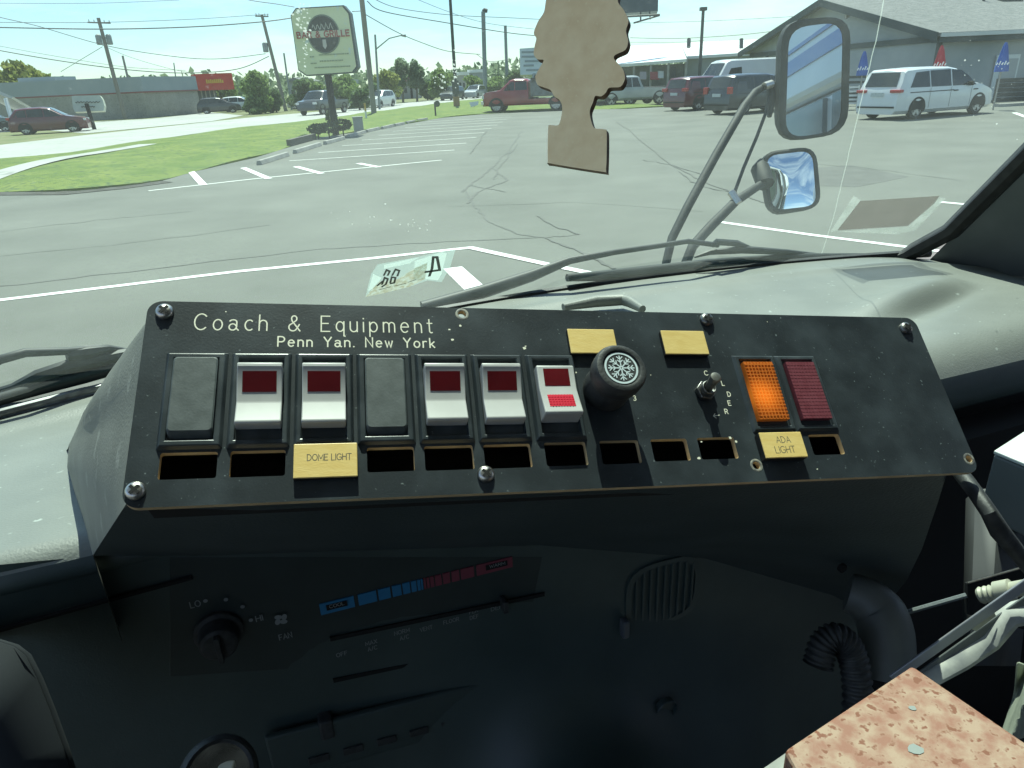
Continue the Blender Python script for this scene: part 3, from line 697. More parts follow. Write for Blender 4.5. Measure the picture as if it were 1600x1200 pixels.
def glass_mat():
    m = bpy.data.materials.new('dusty_windshield'); m.use_nodes = True; nt = m.node_tree; n = nt.nodes; L = nt.links; n.clear()
    out = n.new('ShaderNodeOutputMaterial'); tr = n.new('ShaderNodeBsdfTransparent'); gl = n.new('ShaderNodeBsdfGlossy'); df = n.new('ShaderNodeBsdfDiffuse'); tl = n.new('ShaderNodeBsdfTranslucent')
    tr.inputs['Color'].default_value = (.77, .925, .825, 1); gl.inputs['Roughness'].default_value = .03; gl.inputs['Color'].default_value = (.8, .9, .9, 1)
    df.inputs['Color'].default_value = (.58, .70, .62, 1); tl.inputs['Color'].default_value = (.58, .70, .62, 1)
    lw = n.new('ShaderNodeFresnel'); lw.inputs['IOR'].default_value = 1.12
    tc = n.new('ShaderNodeTexCoord'); n1 = n.new('ShaderNodeTexNoise'); n1.inputs['Scale'].default_value = 5; n1.inputs['Detail'].default_value = 9; n1.inputs['Roughness'].default_value = .62
    n2 = n.new('ShaderNodeTexNoise'); n2.inputs['Scale'].default_value = 240; n2.inputs['Detail'].default_value = 2
    L.new(tc.outputs['Object'], n1.inputs['Vector']); L.new(tc.outputs['Object'], n2.inputs['Vector'])
    a = n.new('ShaderNodeMapRange'); a.inputs['From Min'].default_value = .35; a.inputs['From Max'].default_value = .75; a.inputs['To Min'].default_value = .034; a.inputs['To Max'].default_value = .098
    L.new(n1.outputs['Fac'], a.inputs['Value'])
    b = n.new('ShaderNodeMapRange'); b.inputs['From Min'].default_value = .66; b.inputs['From Max'].default_value = .76; b.inputs['To Min'].default_value = 0; b.inputs['To Max'].default_value = .07
    L.new(n2.outputs['Fac'], b.inputs['Value'])
    ad = n.new('ShaderNodeMath'); ad.operation = 'ADD'; L.new(a.outputs['Result'], ad.inputs[0]); L.new(b.outputs['Result'], ad.inputs[1])
    m1 = n.new('ShaderNodeMixShader'); L.new(lw.outputs['Fac'], m1.inputs['Fac']); L.new(tr.outputs[0], m1.inputs[1]); L.new(gl.outputs[0], m1.inputs[2])
    md = n.new('ShaderNodeMixShader'); md.inputs['Fac'].default_value = .75; L.new(df.outputs[0], md.inputs[1]); L.new(tl.outputs[0], md.inputs[2])
    m2 = n.new('ShaderNodeMixShader'); L.new(ad.outputs[0], m2.inputs['Fac']); L.new(m1.outputs[0], m2.inputs[1]); L.new(md.outputs[0], m2.inputs[2])
    L.new(m2.outputs[0], out.inputs['Surface']); return m
wsh = thing('windshield', B(.5, 1.12, 1.55), 'dusty green-tinted bus windshield with a long crack down its right side', 'windshield')
m = MB(); rows = []
for i in range(41):
    u = -.80 + 2.075 * i / 40
    rows.append([B(u, ws_v(u, z), z) for z in [1.545 + .905 * k / 10 for k in range(11)]])
m.grid(rows); gls = m.build('glass', glass_mat(), wsh, smooth=True)
def wpath(pts, off): return [on_ws(x, y, -off) for x, y in pts]
m = MB(); m.tube([B(u, ws_v(u, 1.548) + .002, 1.548) for u in [-.80 + 2.07 * k / 40 for k in range(41)]], .0085, 8)
m.tube([on_ws(1396, 404, .004), on_ws(1412, 400, .004), on_ws(1430, 391, .004)] + [B(1.262, ws_v(1.262, z) - .004, z) for z in (1.60, 1.75, 2.0, 2.44)], [.008, .013, .017, .018, .018, .018, .018], 8)
m.build('seal', M['seal'], wsh, smooth=True)
m = MB(); m.tube([B(u, ws_v(u, 1.55) - .026, 1.556) for u in [-.80 + .8 * k / 16 for k in range(17)]], .0055, 8)
m.build('trim_strip', mat('worn_bright_trim', (.45, .47, .46), .3, .6, c2=(.2, .2, .2), scale=40), wsh, smooth=True)
m = MB(); crk = wpath([(1386, -30), (1372, 50), (1352, 130), (1337, 195), (1318, 275), (1302, 340), (1284, 396)], -.0015)
rnd2 = random.Random(3); cp = []
for p, q in zip(crk[:-1], crk[1:]):
    for k in range(6): cp.append(lerp(p, q, k / 6) + BR * rnd2.uniform(-.0006, .0006))
ribbon(m, cp + [crk[-1]], [.0016 - .0008 * k / len(cp) for k in range(len(cp) + 1)], ws_n(crk[0]))
m.build('crack', film('crack_glint', (.8, .86, .8), .55), wsh)
m = MB()                                     # dried splashes on the glass
for (cx, cy, sx, sy, n_) in ((478, 60, 10, 60, 46), (470, 30, 12, 30, 26), (712, 110, 7, 30, 26), (690, 125, 16, 18, 30), (566, 340, 60, 16, 12), (1545, 120, 60, 90, 30), (660, 350, 40, 12, 16), (1130, 40, 60, 40, 10)):
    for k in range(n_):
        x, y = rnd2.gauss(cx, sx * .5), rnd2.gauss(cy, sy * .5); r = abs(rnd2.gauss(0, 1)) * .0005 + .0003
        p = on_ws(x, y, .0012); nn = ws_n(p); a = nn.orthogonal().normalized(); b2 = nn.cross(a)
        m.poly(*[p + (a * math.cos(R(t)) + b2 * math.sin(R(t)) * 1.5) * r * rnd2.uniform(.6, 1.2) for t in range(0, 360, 60)])
m.build('dried_splash', film('dried_splash', (.85, .88, .84), .7), wsh, kind='stuff')

# ---- stickers on the glass
def wquad(pts, off): return [on_ws(x, y, off) for x, y in pts]
q = wquad([(571, 464), (580, 428), (590, 413), (640, 404), (690, 393), (712, 389), (703, 418), (690, 441), (668, 438), (640, 448), (600, 458)], .0022)
st = thing('registration_sticker', q[0], 'torn faded registration sticker with reversed digits stuck low on the windshield', 'sticker')
m = MB(); m.poly(*q); m.build('film', film('sticker_film', (.62, .78, .74), .42), st)
m = MB(); m.poly(*wquad([(571, 464), (592, 440), (622, 436), (650, 418), (668, 410), (664, 436), (640, 448), (600, 458)], .0026)); m.build('paper', film('sticker_paper', (.55, .48, .34), .85, (.72, .72, .64), 160), st)
m = MB(); m.poly(*wquad([(648, 408), (690, 394), (698, 396), (690, 428), (684, 438), (668, 436), (646, 438)], .0026))
m.poly(*wquad([(575, 455), (583, 428), (596, 434), (588, 448)], .0026)); m.poly(*wquad([(600, 414), (640, 405), (655, 402), (640, 412), (600, 420)], .0026))
m.build('residue', film('sticker_residue', (.85, .92, .88), .8), st)
def wst(mb, pls, w, off=.0034):
    for i, pl in enumerate(pls):
        pts = [on_ws(x, y, off + i * 2e-4) for x, y in pl]; ribbon(mb, pts, w, ws_n(pts[0]))
m = MB()
wst(m, [[(671, 431), (675, 420), (677, 402), (683, 402), (687, 422), (665, 425)]], .0046)
wst(m, [[(597, 444), (601, 434), (606, 436), (603, 444), (597, 448)], [(610, 441), (612, 433), (618, 434), (616, 442), (610, 443)], [(600, 430), (604, 422), (609, 424), (606, 430)], [(613, 430), (618, 421), (624, 423), (621, 431)], [(590, 446), (597, 440)]], .0034)
wst(m, [[(592, 453), (610, 448)], [(616, 447), (634, 443)], [(638, 441), (650, 437)]], .0012)
m.build('reversed_digits', film('sticker_ink', (.05, .05, .045), .95), st)
q = wquad([(1308, 360), (1344, 314), (1468, 306), (1460, 318), (1418, 353)], .002)
st = thing('inspection_sticker', q[0], 'peeled brownish rectangle of old sticker backing low on the right of the windshield', 'sticker')
m = MB(); m.poly(*q); m.build('backing', film('brown_backing', (.15, .12, .105), .62, (.17, .135, .12), 30), st)
m = MB(); m.poly(*wquad([(1296, 364), (1334, 306), (1345, 313), (1310, 360)], .0016)); m.poly(*wquad([(1308, 362), (1420, 354), (1468, 308), (1478, 310), (1430, 360), (1400, 366)], .0016))
m.build('glue_haze', film('glue_haze', (.7, .75, .7), .35, (.5, .55, .5), 40), st)

# ---- wipers outside the glass
def pr(w, d=1.2): return w / 2 * d / FPX
M['wiper'] = mat('wiper_black', (.010, .015, .016), .55, c2=(.022, .028, .03), scale=80)
M['wiperblade'] = mat('wiper_rubber', (.012, .018, .019), .6)
w1 = thing('windshield_wiper', on_ws(690, 473, -.03), 'black windshield wiper lying in front of the dash on the right of the glass', 'wiper')
m = MB(); m.tube(wpath([(660, 482), (700, 471), (760, 454), (830, 431), (890, 407), (960, 394), (1030, 384), (1075, 377), (1122, 383)], .035), [pr(24), pr(24), pr(23), pr(20), pr(13), pr(10), pr(9), pr(9), pr(9)], 10); m.build('arm', M['wiper'], w1, smooth=True)
m = MB(); m.tube(wpath([(1112, 384), (1120, 378), (1150, 380), (1172, 386)], .035), [pr(8), pr(12), pr(12), pr(4)], 8); m.tube(wpath([(1085, 402), (1110, 394), (1160, 390), (1230, 394), (1300, 400)], .028), [pr(3), pr(10), pr(14), pr(10), pr(4)], 8); m.build('blade_holder', M['wiper'], w1, smooth=True)
m = MB(); m.tube(wpath([(886, 434), (940, 431), (1000, 424), (1100, 413), (1200, 405), (1260, 401), (1385, 398)], .02), [pr(13), pr(18), pr(18), pr(18), pr(17), pr(13), pr(6)], 10); m.build('blade', M['wiperblade'], w1, smooth=True)
w2 = thing('windshield_wiper', on_ws(60, 600, -.03), 'black windshield wiper with a hooked holder at the left edge of the view', 'wiper')
m = MB(); m.tube(wpath([(-60, 592), (0, 562), (40, 551), (100, 549), (150, 545)], .035), [pr(14, .9)] * 3 + [pr(12, .9)] * 2, 10); m.build('arm', M['wiper'], w2, smooth=True)
m = MB(); m.tube(wpath([(104, 555), (135, 551), (170, 545), (205, 548)], .033), [pr(22, .9), pr(24, .9), pr(14, .9), pr(5, .9)], 8)
m.tube(wpath([(-60, 630), (20, 606), (60, 588), (110, 572), (190, 556), (230, 548)], .022), [pr(14, .9), pr(14, .9), pr(22, .9), pr(24, .9), pr(22, .9), pr(18, .9)], 8); m.build('blade_holder', M['wiper'], w2, smooth=True)
m = MB(); m.tube(wpath([(-60, 642), (0, 624), (60, 607), (130, 589), (215, 565)], .008), [pr(18, .9), pr(20, .9), pr(22, .9), pr(23, .9), pr(22, .9)], 10); m.build('blade', M['wiperblade'], w2, smooth=True)

# ---- shell of the bus: pillars, roof, sides, hood
bus = thing('shuttle_bus', B(.45, -1.5, .4), 'white shuttle bus whose dim cab frames the view, grey windshield pillar on the right', 'bus')
m = MB(); rows = []
for k in range(14):
    z = 1.47 + .99 * k / 13; v0 = ws_v(1.27, z) - .012
    rows.append([B(1.268, v0, z), B(1.285, v0 - .030, z), B(1.31, v0 - .07, z), B(1.335, v0 - .16, z), B(1.36, v0 - .26, z), B(1.365, v0 - .40, z)])
m.grid(rows); m.build('pillar_trim', M['trim'], bus, smooth=True)
def slab(mb, u0, u1, v0, v1, z0, z1): mb.box(B(u0, v0, z0), BR * (u1 - u0), BF * (v1 - v0), UPZ * (z1 - z0))
m = MB(); slab(m, -.60, 1.50, -6.5, .43, 2.47, 2.52); slab(m, -.9, -.62, .45, .50, 2.46, 2.5)
slab(m, -1.0, 1.7, -6.5, -6.46, .5, 2.47); m.build('roof_lining', M['cabin'], bus)
m = MB(); slab(m, -.70, 1.40, -6.4, 1.3, .70, .74); m.build('floor', mat('bus_floor', (.06, .06, .06), .8, c2=(.09, .09, .09), scale=6), bus)
for u, nm in ((-.80, 'left'), (1.40, 'right')):
    m = MB(); t = .04
    slab(m, u, u + t, -6.4, 1.0, .74, 1.52); slab(m, u, u + t, -6.4, .44, 2.25, 2.47)
    for v0, v1 in ((-.55, -.40), (-1.7, -1.5), (-2.9, -2.7), (-4.1, -3.9), (-5.3, -5.1), (-6.4, -6.2)): slab(m, u, u + t, v0, v1, 1.52, 2.25)
    m.build('side_wall', M['cabin'], bus)
# outside skin: hood and body
m = MB(); rows = []
for k in range(12):
    t = k / 11; v = 1.16 + .95 * t
    rows.append([B(.50 + s * (.86 - .10 * t), v - .12 * abs(s) ** 2 * 1.0, (1.40 - .16 * t - .25 * t ** 4) - .10 * abs(s) ** 3) for s in [-1 + 2 * j / 12 for j in range(13)]])
m.grid(rows); rows2 = [[p, Vector((p.x, p.y, .5))] for p in rows[-1]]; m.grid(rows2)
for e in (0, -1): m.grid([[r[e], Vector((r[e].x, r[e].y, .55))] for r in rows])
m.build('hood', M['buswhite'], bus, smooth=True, angle=60)
m = MB(); slab(m, 1.50, 1.62, -6.6, -.55, .45, 1.50); slab(m, 1.50, 1.62, -6.6, -.55, 2.3, 2.75); slab(m, -.72, -.70, -6.6, -.55, 2.5, 2.75); slab(m, -.7, 1.62, -6.6, -.55, 2.56, 2.75)
m.build('body_panel', M['buswhite'], bus, bevel=.03)
m = MB(); slab(m, -.7, 1.6, -.60, -.40, 2.53, 2.9); m.build('front_cap', M['buswhite'], bus, bevel=.09, seg=4)
m = MB(); slab(m, 1.52, 1.60, -6.5, -.6, 1.50, 2.3); m.build('side_window', mat('dark_bus_glass', (.02, .035, .045), .08, c2=(.03, .05, .06), scale=1.5), bus)
m = MB(); slab(m, 1.61, 1.624, -6.55, -.6, 2.36, 2.42); slab(m, 1.61, 1.624, -6.55, -.6, 1.30, 1.42); m.build('stripe', M['busblue'], bus)

# ---- right mirror set on a hood-mounted arm
mir = thing('mirror_assembly', Pd(1060, 440, 2.05), 'black bracketed double side mirror on tubular arms beyond the right windshield', 'mirror')
M['mirror'] = mat('mirror_glass', (.86, .93, .95), .015, 1.0)
M['mhouse'] = mat('mirror_housing', (.012, .017, .017), .68, c2=(.024, .03, .03), scale=30)
def mirror(outer, inner, c, n, thick, bulge, lab):
    n = n.normalized()
    o = [Pp(x, y, c, n) for x, y in outer]; i = [Pp(x, y, c, n) for x, y in inner]
    ctr = sum(o, Vector()) / len(o)
    bk = [ctr + (p - ctr) * .92 - n * thick for p in o]
    m = MB(); m.grid([i, [p + n * .004 for p in [lerp(a, b, .5) for a, b in zip(i, o)]], o, [p - n * thick * .5 for p in o], bk], closed=True); m.poly(*bk)
    h = m.build('mirror_housing', M['mhouse'], mir, smooth=True, angle=50, label=lab[0])
    m = MB(); ci = sum(i, Vector()) / len(i); rings = []
    for k in range(9):
        s = 1 - k / 8; s = max(s, .001)
        rings.append([ci + (p - ci) * s - n * .002 + n * bulge * (1 - s * s) for p in i])
    m.grid(rings, closed=True); m.build('mirror_glass', M['mirror'], h, smooth=True, angle=80, label=lab[1])
def rq(q, r=.18, n=5):             # rounded quad in pixels
    out = []
    for k in range(4):
        p, a, b = Vector((*q[k], 0)), Vector((*q[k - 1], 0)), Vector((*q[(k + 1) % 4], 0))
        l = min((a - p).length, (b - p).length) * r * 2
        s, e = p + (a - p).normalized() * l, p + (b - p).normalized() * l
        for j in range(n + 1):
            t = j / n; w = s * (1 - t) ** 2 + p * 2 * t * (1 - t) + e * t * t; out.append((w.x, w.y))
    return out
MC = Pd(1272, 125, 2.3)
def aim(c, dirb):
    d = B(*dirb).normalized(); w = (CAM - c).normalized(); return (d + w).normalized()
UPN = aim(MC, (.35, -1.0, .155))
mirror(rq([(1222, 32), (1330, 24), (1325, 208), (1216, 224)]), rq([(1233, 44), (1318, 33), (1314, 204), (1227, 217)]), MC, UPN, .05, .0, ('tall upper mirror head', 'flat mirror glass reflecting a white bus with blue stripes'))
MC2 = Pd(1235, 280, 2.25)
LOWN = aim(MC2, (.06, -1.0, .50))
mirror(rq([(1188, 238), (1275, 228), (1284, 324), (1203, 337)], .15), rq([(1196, 243), (1270, 234), (1277, 321), (1207, 329)], .14), MC2, LOWN, .05, .007, ('small lower convex mirror head', 'convex mirror glass reflecting blue sky'))
m = MB()
m.tube([Pd(x, y, d) for x, y, d in [(1040, 452, 2.05), (1041, 410, 2.05), (1050, 372, 2.06), (1075, 322, 2.09), (1120, 240, 2.16), (1163, 166, 2.24), (1180, 144, 2.28), (1196, 134, 2.32), (1215, 130, 2.34)]], [.0125, .0125, .0128, .0135, .0135, .013, .012, .010, .009], 12)
m.tube([Pd(x, y, d) for x, y, d in [(1068, 452, 2.0), (1072, 410, 2.0), (1082, 385, 2.0), (1112, 352, 2.06), (1150, 314, 2.14), (1192, 286, 2.22)]], [.015, .014, .014, .015, .014, .012], 12)
m.tube([Pd(x, y, d) for x, y, d in [(1202, 150, 2.31), (1197, 175, 2.30), (1182, 215, 2.27), (1162, 262, 2.22), (1148, 300, 2.17), (1152, 318, 2.14)]], .0055, 8)
m.build('arm', M['mhouse'], mir, smooth=True)
m = MB(); m.tube([Pd(1196, 288, 2.22), Pd(1188, 264, 2.25), Pd(1190, 252, 2.27)], [.028, .03, .012], 10); m.build('clamp', M['mhouse'], mir, smooth=True)
m = MB(); m.tube([Pd(1203, 128, 2.34), Pd(1206, 150, 2.34), Pd(1202, 182, 2.33)], [.012, .018, .008], 8)
m.build('clamp', M['mhouse'], mir, smooth=True)
m = MB(); m.tube([Pd(1142, 300, 2.13), Pd(1154, 318, 2.12)], .012, 8); m.build('bolt', M['steel'], mir, smooth=True)
m = MB(); m.tube([Pd(1194, 135, 2.29), Pd(1206, 131, 2.3)], .013, 8); m.build('bolt', M['steel'], mir, smooth=True)

# ================================================================== THINGS IN THE CAB
# ---- wooden ornament hanging from above
zo = lambda x, y: (700 + x / 4, y / 4)
left = [(560, -700), (520, -690), (500, -640), (540, -560), (520, -470), (560, -400), (600, -390), (520, -330), (500, -270), (540, -230), (610, -230), (560, -160), (548, -110), (590, -60), (625, -40), (612, 0), (600, 75), (562, 135), (536, 205), (552, 240), (542, 285), (536, 340), (560, 370), (598, 376), (572, 425), (546, 478), (558, 528), (596, 545), (640, 562), (664, 602), (694, 622), (712, 655), (712, 705), (692, 780), (640, 782), (626, 800), (624, 1005), (645, 1022), (965, 1073)]
right = [(988, 1058), (992, 832), (976, 808), (914, 800), (892, 745), (886, 692), (906, 640), (920, 600), (958, 602), (985, 580), (1008, 548), (1078, 542), (1106, 490), (1090, 428), (1040, 372), (1044, 344), (1108, 312), (1126, 260), (1112, 192), (1128, 130), (1098, 62), (1062, 12), (1070, -60), (1110, -110), (1090, -170), (1040, -230), (1100, -240), (1120, -290), (1080, -340), (1020, -390), (1060, -420), (1080, -480), (1050, -560), (1090, -640), (1060, -690), (1010, -700), (800, -900)]
oc = Pd(910, 100, .56)
onr = (-FW * .90 - RT * .46 + UP * .09).normalized()
ol = left + right; ol = ol[-1:] + ol + ol[:2]
pts = []
for i_ in range(1, len(ol) - 2):
    p0, p1, p2, p3 = ol[i_ - 1:i_ + 3]
    for t in (0, .25, .5, .75):
        pts.append(tuple(.5 * (2 * b + (c - a) * t * .9 + (2 * a - 5 * b + 4 * c - d) * t * t * .9 + (3 * b - a - 3 * c + d) * t ** 3 * .9) if 0 else (b + (c - b) * t + .5 * (t * (1 - t)) * ((1 - t) * (2 * b - a - c) + t * (2 * c - b - d)) * .8) for a, b, c, d in zip(p0, p1, p2, p3)))
pts = [Pp(*zo(x, y), oc, onr) for x, y in pts]
orn = thing('wooden_ornament', Pp(910, 262, oc, onr), 'flat brown fibreboard tree cut-out hanging in front of the windshield', 'ornament')
M['mdf'] = mat('fibreboard_back', (.74, .56, .36), .75, c2=(.84, .68, .47), scale=70, detail=9, lo=.3, hi=.7, c3=(.80, .66, .46), s3=420, t3=.62, bump=.08, bscale=900, bdist=.0002)
M['burnt'] = mat('laser_burnt_edge', (.075, .035, .018), .7, c2=(.2, .11, .06), scale=120)
m = MB(); m.prism(pts, -onr * .006, 0, 1); bo_ = m.build('board', [M['mdf'], M['burnt']], orn)
bm = bmesh.new(); bm.from_mesh(bo_.data); bmesh.ops.triangulate(bm, faces=[f for f in bm.faces if len(f.verts) > 4]); bm.to_mesh(bo_.data); bm.free()
m = MB(); top = Pp(*zo(800, -820), oc, onr) - onr * .003; m.tube([top - UPZ * .006, top + BF * .03 + UPZ * .012, top + BF * .05 + UPZ * .03], .0008, 6); m.build('cord', M['rubber'], orn)

def resample_px(pts, n):             # smooth curve through points
    L_ = len(pts) - 1; out = []
    for k in range(n):
        q = k / (n - 1) * L_; i = min(int(q), L_ - 1); t = q - i
        p0, p1, p2, p3 = pts[max(i - 1, 0)], pts[i], pts[i + 1], pts[min(i + 2, L_)]
        out.append(tuple(.5 * (2 * b + (c - a) * t + (2 * a - 5 * b + 4 * c - d) * t * t + (3 * b - a - 3 * c + d) * t ** 3) for a, b, c, d in zip(p0, p1, p2, p3)))
    return out
# ---- dark cable, boxes and fittings at the lower right
m = MB(); cp = [Pd(x, y, d) for x, y, d in [(1478, 705, .43), (1503, 742, .415), (1523, 768, .395), (1545, 800, .385), (1562, 830, .39), (1592, 866, .40), (1660, 950, .42)]]
m.tube(cp, [.0042, .0044, .0042, .0043, .0052, .0045, .0045], 12)
cb = m.build('cable', M['rubber'], None, smooth=True); tag(cb, 'thick black taped cable running down from behind the console corner', 'cable')
def pbox(quad, z, depth, mt, name, label, cat, bevel=.002):
    p = [Pz(x, y, z) for x, y in quad]; m = MB(); m.prism(p, (0, 0, -depth)); o = m.build(name, mt, None, bevel=bevel); return tag(o, label, cat)
M['rustpink'] = mat('worn_pink_paint', (.27, .125, .085), .7, c2=(.36, .25, .18), scale=130, detail=14, lo=.38, hi=.60, c3=(.19, .068, .036), s3=260, t3=.57, bump=.3, bscale=900, bdist=.0004)
pb = pbox([(1425, 1038), (1226, 1170), (1330, 1360), (1700, 1225)], 1.64, .03, M['rustpink'], 'metal_plate', 'worn pink painted metal plate with rust and two grey spots in the bottom right corner', 'plate')
m = MB()
for x, y, r in ((1426, 1106, .0022), (1430, 1170, .0042)):
    p = Pz(x, y, 1.6403); m.poly(*[p + Vector((math.cos(R(t)), .8 * math.sin(R(t)), 0)) * (r * .75) * rnd.uniform(.8, 1.2) for t in range(0, 360, 40)])
m.build('bare_spot', mat('bare_grey_spot', (.23, .26, .25), .6), pb)
m = MB(); p = [Pz(x, y, 1.61) for x, y in [(1227, 1177), (1188, 1204), (1215, 1330), (1300, 1330)]]; m.prism(p, (0, 0, -.05))
o = m.build('edge_strip', mat('pale_edge', (.30, .32, .29), .6, c2=(.2, .21, .2), scale=60), pb)
M['ductgrey'] = mat('duct_plastic', (.13, .14, .13), .5, c2=(.10, .11, .105), scale=25)
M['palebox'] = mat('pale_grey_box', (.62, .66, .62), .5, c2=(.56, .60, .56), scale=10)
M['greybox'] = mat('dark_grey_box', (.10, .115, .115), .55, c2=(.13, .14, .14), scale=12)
q = [Pz(x, y, 1.52) for x, y in [(1553, 704), (1640, 648), (1760, 700), (1668, 752)]]
hb = thing('stepwell_box', q[0] - UPZ * .08, 'grey box with a sunlit pale lid at the right edge beside the console', 'box')
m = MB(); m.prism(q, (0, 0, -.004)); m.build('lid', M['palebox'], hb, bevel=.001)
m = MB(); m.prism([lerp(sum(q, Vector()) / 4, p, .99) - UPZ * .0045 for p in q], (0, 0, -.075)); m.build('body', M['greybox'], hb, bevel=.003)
m = MB(); pts = [(1508, 1000), (1520, 800), (1530, 765), (1560, 760), (1590, 765), (1600, 800), (1570, 920), (1560, 1000)]
m.grid([[Pd(1512, 780, .80), Pd(1526, 766, .78), Pd(1560, 762, .77), Pd(1590, 768, .78), Pd(1640, 778, .82)], [Pd(1508, 950, .76), Pd(1520, 950, .74), Pd(1548, 950, .73), Pd(1570, 950, .74), Pd(1600, 950, .8)], [Pd(1506, 1040, .74), Pd(1516, 1040, .72), Pd(1540, 1040, .71), Pd(1560, 1040, .72), Pd(1590, 1040, .78)]])
cl = m.build('grey_post', mat('post_grey', (.04, .042, .042), .6, c2=(.05, .052, .052)), None, smooth=True, solid=.004); tag(cl, 'upright grey moulded post below the pale-lidded box', 'post')
# black bracket, bolts and rails
m = MB(); m.prism([Pd(1512, 912, .60), Pd(1640, 876, .60), Pd(1660, 1000, .60), Pd(1512, 960, .60)], FW * .004); br = m.build('bracket', M['recess'], None); tag(br, 'black bracket plate with a bright upper edge behind the rails', 'bracket')
m = MB(); m.tube([Pd(1512, 911, .598), Pd(1640, 875, .598)], .0009, 6); m.build('bright_edge', M['steel'], br)
m = MB(); m.tube([Pd(1405, 960, .62), Pd(1510, 930, .60)], .0022, 6); fl = m.build('floor_rail', M['trim'], None); tag(fl, 'thin grey rail in the dark gap right of the dash', 'rail')
M['cream'] = mat('cream_nylon', (.42, .42, .33), .5, c2=(.34, .34, .27), scale=60)
m = MB(); a, b = Pd(1530, 931, .56), Pd(1590, 920, .54); ax = (b - a).normalized()
m.lathe(a, ax, [(0, .0055), (.002, .0068), (.004, .0058), (.006, .0068), (.008, .0058), (.0095, .0068), (.011, .0056), (.013, .0056), (.0135, .0085), (.024, .0085), (.0245, .006), (.04, .006)], 18)
bo = m.build('threaded_fitting', M['cream'], None, smooth=True, angle=30); tag(bo, 'cream threaded fitting lying beside the metal rails', 'fitting')
M['lilac'] = mat('grey_metal_rail', (.27, .28, .31), .4, .4, c2=(.34, .35, .37), scale=40)
M['white_rag'] = mat('pale_metal_strip', (.46, .47, .43), .6, c2=(.24, .25, .25), scale=60)
rl = thing('seat_rail', Pd(1440, 1060, .47), 'long grey metal rails slanting up to the right behind the pink plate', 'rail')
def strip(mb, a, b, w, t=.002):
    d = (b - a).normalized(); s = d.cross(FW).normalized()
    mb.box(a - s * (w / 2), b - a, s * w, FW * t)
m = MB(); strip(m, Pd(1395, 1062, .50), Pd(1640, 888, .47), .007); m.build('upper_rail', M['lilac'], rl, bevel=.0008)
m = MB(); strip(m, Pd(1420, 1070, .505), Pd(1640, 914, .475), .0065); m.build('lower_rail', M['greybox'], rl, bevel=.0008)
m = MB(); m.tube([Pd(1448, 1062, .50), Pd(1500, 1030, .495), Pd(1545, 1000, .49), Pd(1575, 962, .485), Pd(1640, 948, .48)], [.007, .0085, .0085, .0095, .0105], 10, flat=.6); m.build('pale_sleeve', M['white_rag'], rl, smooth=True)
m = MB(); m.poly(Pd(1512, 980, .486), Pd(1550, 950, .484), Pd(1556, 962, .484), Pd(1525, 986, .486)); m.build('sticker_patch', M['cream'], rl, solid=.0006)
# duct and hose
m = MB(); m.tube([Pd(x, y, d) for x, y, d in resample_px([(1325, 925, .61), (1350, 935, .605), (1372, 955, .60), (1384, 985, .592), (1386, 1020, .586), (1384, 1065, .58)], 22)], [.0165 + .005 * min(1, k / 9) for k in range(22)], 28)
du = m.build('air_duct', M['ductgrey'], None, smooth=True); tag(du, 'grey plastic duct elbow behind the black corrugated hose', 'duct')
m = MB(); path = [(1278, 1040), (1287, 1008), (1306, 996), (1326, 1012), (1337, 1050), (1340, 1105), (1330, 1180), (1300, 1260)]
fine = [Pd(x, y, .56) for x, y, _ in resample_px([(x, y, 0) for x, y in path], 150)]
m.tube(fine, [.0108 + .0011 * math.sin(k * 2 * math.pi / 5) for k in range(150)], 20); ho = m.build('corrugated_hose', M['rubber'], None, smooth=True, angle=80); tag(ho, 'black corrugated hose bending down left of the pink plate', 'hose')
m = MB(); rows = []
for k in range(8):
    t = k / 7; rows.append([Pd(1588 - 24 * t + 40 * s + 5 * math.sin(3 * s + 4 * t), 1030 + 130 * t + 8 * math.sin(5 * s), .45 + .03 * math.sin(4 * s + t * 3)) for s in [j / 6 for j in range(7)]])
m.grid(rows); bg = m.build('canvas_flap', mat('pale_canvas', (.34, .37, .30), .8, c2=(.24, .27, .22), scale=50, bump=.4, bscale=200), None, smooth=True, solid=.002, subsurf=1); tag(bg, 'creased pale canvas flap at the right edge above the pink plate', 'canvas')
m = MB(); m.box(B(.38, .56, .72), BR * .95, BF * .05, UPZ * .72); 
fw_ = m.build('firewall', M['recess'], bus)  # black backdrop, the shade of the gap beside the dash put into its colour
# ================================================================== OUTSIDE: GROUND, ROAD, PARKING LOT
def G(x, y, z=0.0): return Pz(x, y, z)
def Gl(pts, z=0.0): return [G(x, y, z) for x, y in pts]
def struct(o): o['kind'] = 'structure'; return o
M['asphalt'] = mat('old_asphalt', (.112, .116, .097), .86, c2=(.180, .184, .156), scale=.5, detail=15, lo=.25, hi=.75, c3=(.145, .143, .128), s3=30, t3=.54, bump=.7, bscale=90, bdist=.006)
M['grass'] = mat('mown_grass', (.085, .145, .012), .9, c2=(.18, .22, .035), scale=.9, detail=10, lo=.3, hi=.7, c3=(.07, .115, .025), s3=6, t3=.55, bump=.8, bscale=30, bdist=.03)
M['drygrass'] = mat('verge_grass', (.12, .15, .045), .9, c2=(.20, .19, .09), scale=.6, detail=8, bump=.6, bscale=20, bdist=.03)
M['road'] = mat('concrete_road', (.36, .36, .33), .85, c2=(.42, .42, .39), scale=.25, detail=8, c3=(.28, .28, .26), s3=1.3, t3=.62)
M['paint'] = mat('worn_white_paint', (.72, .72, .68), .7, c2=(.60, .60, .56), scale=3, detail=9, c3=(.25, .25, .23), s3=14, t3=.66)
M['newpaint'] = mat('white_line_paint', (.85, .85, .82), .7, c2=(.75, .75, .72), scale=6, detail=8, c3=(.4, .4, .37), s3=40, t3=.68)
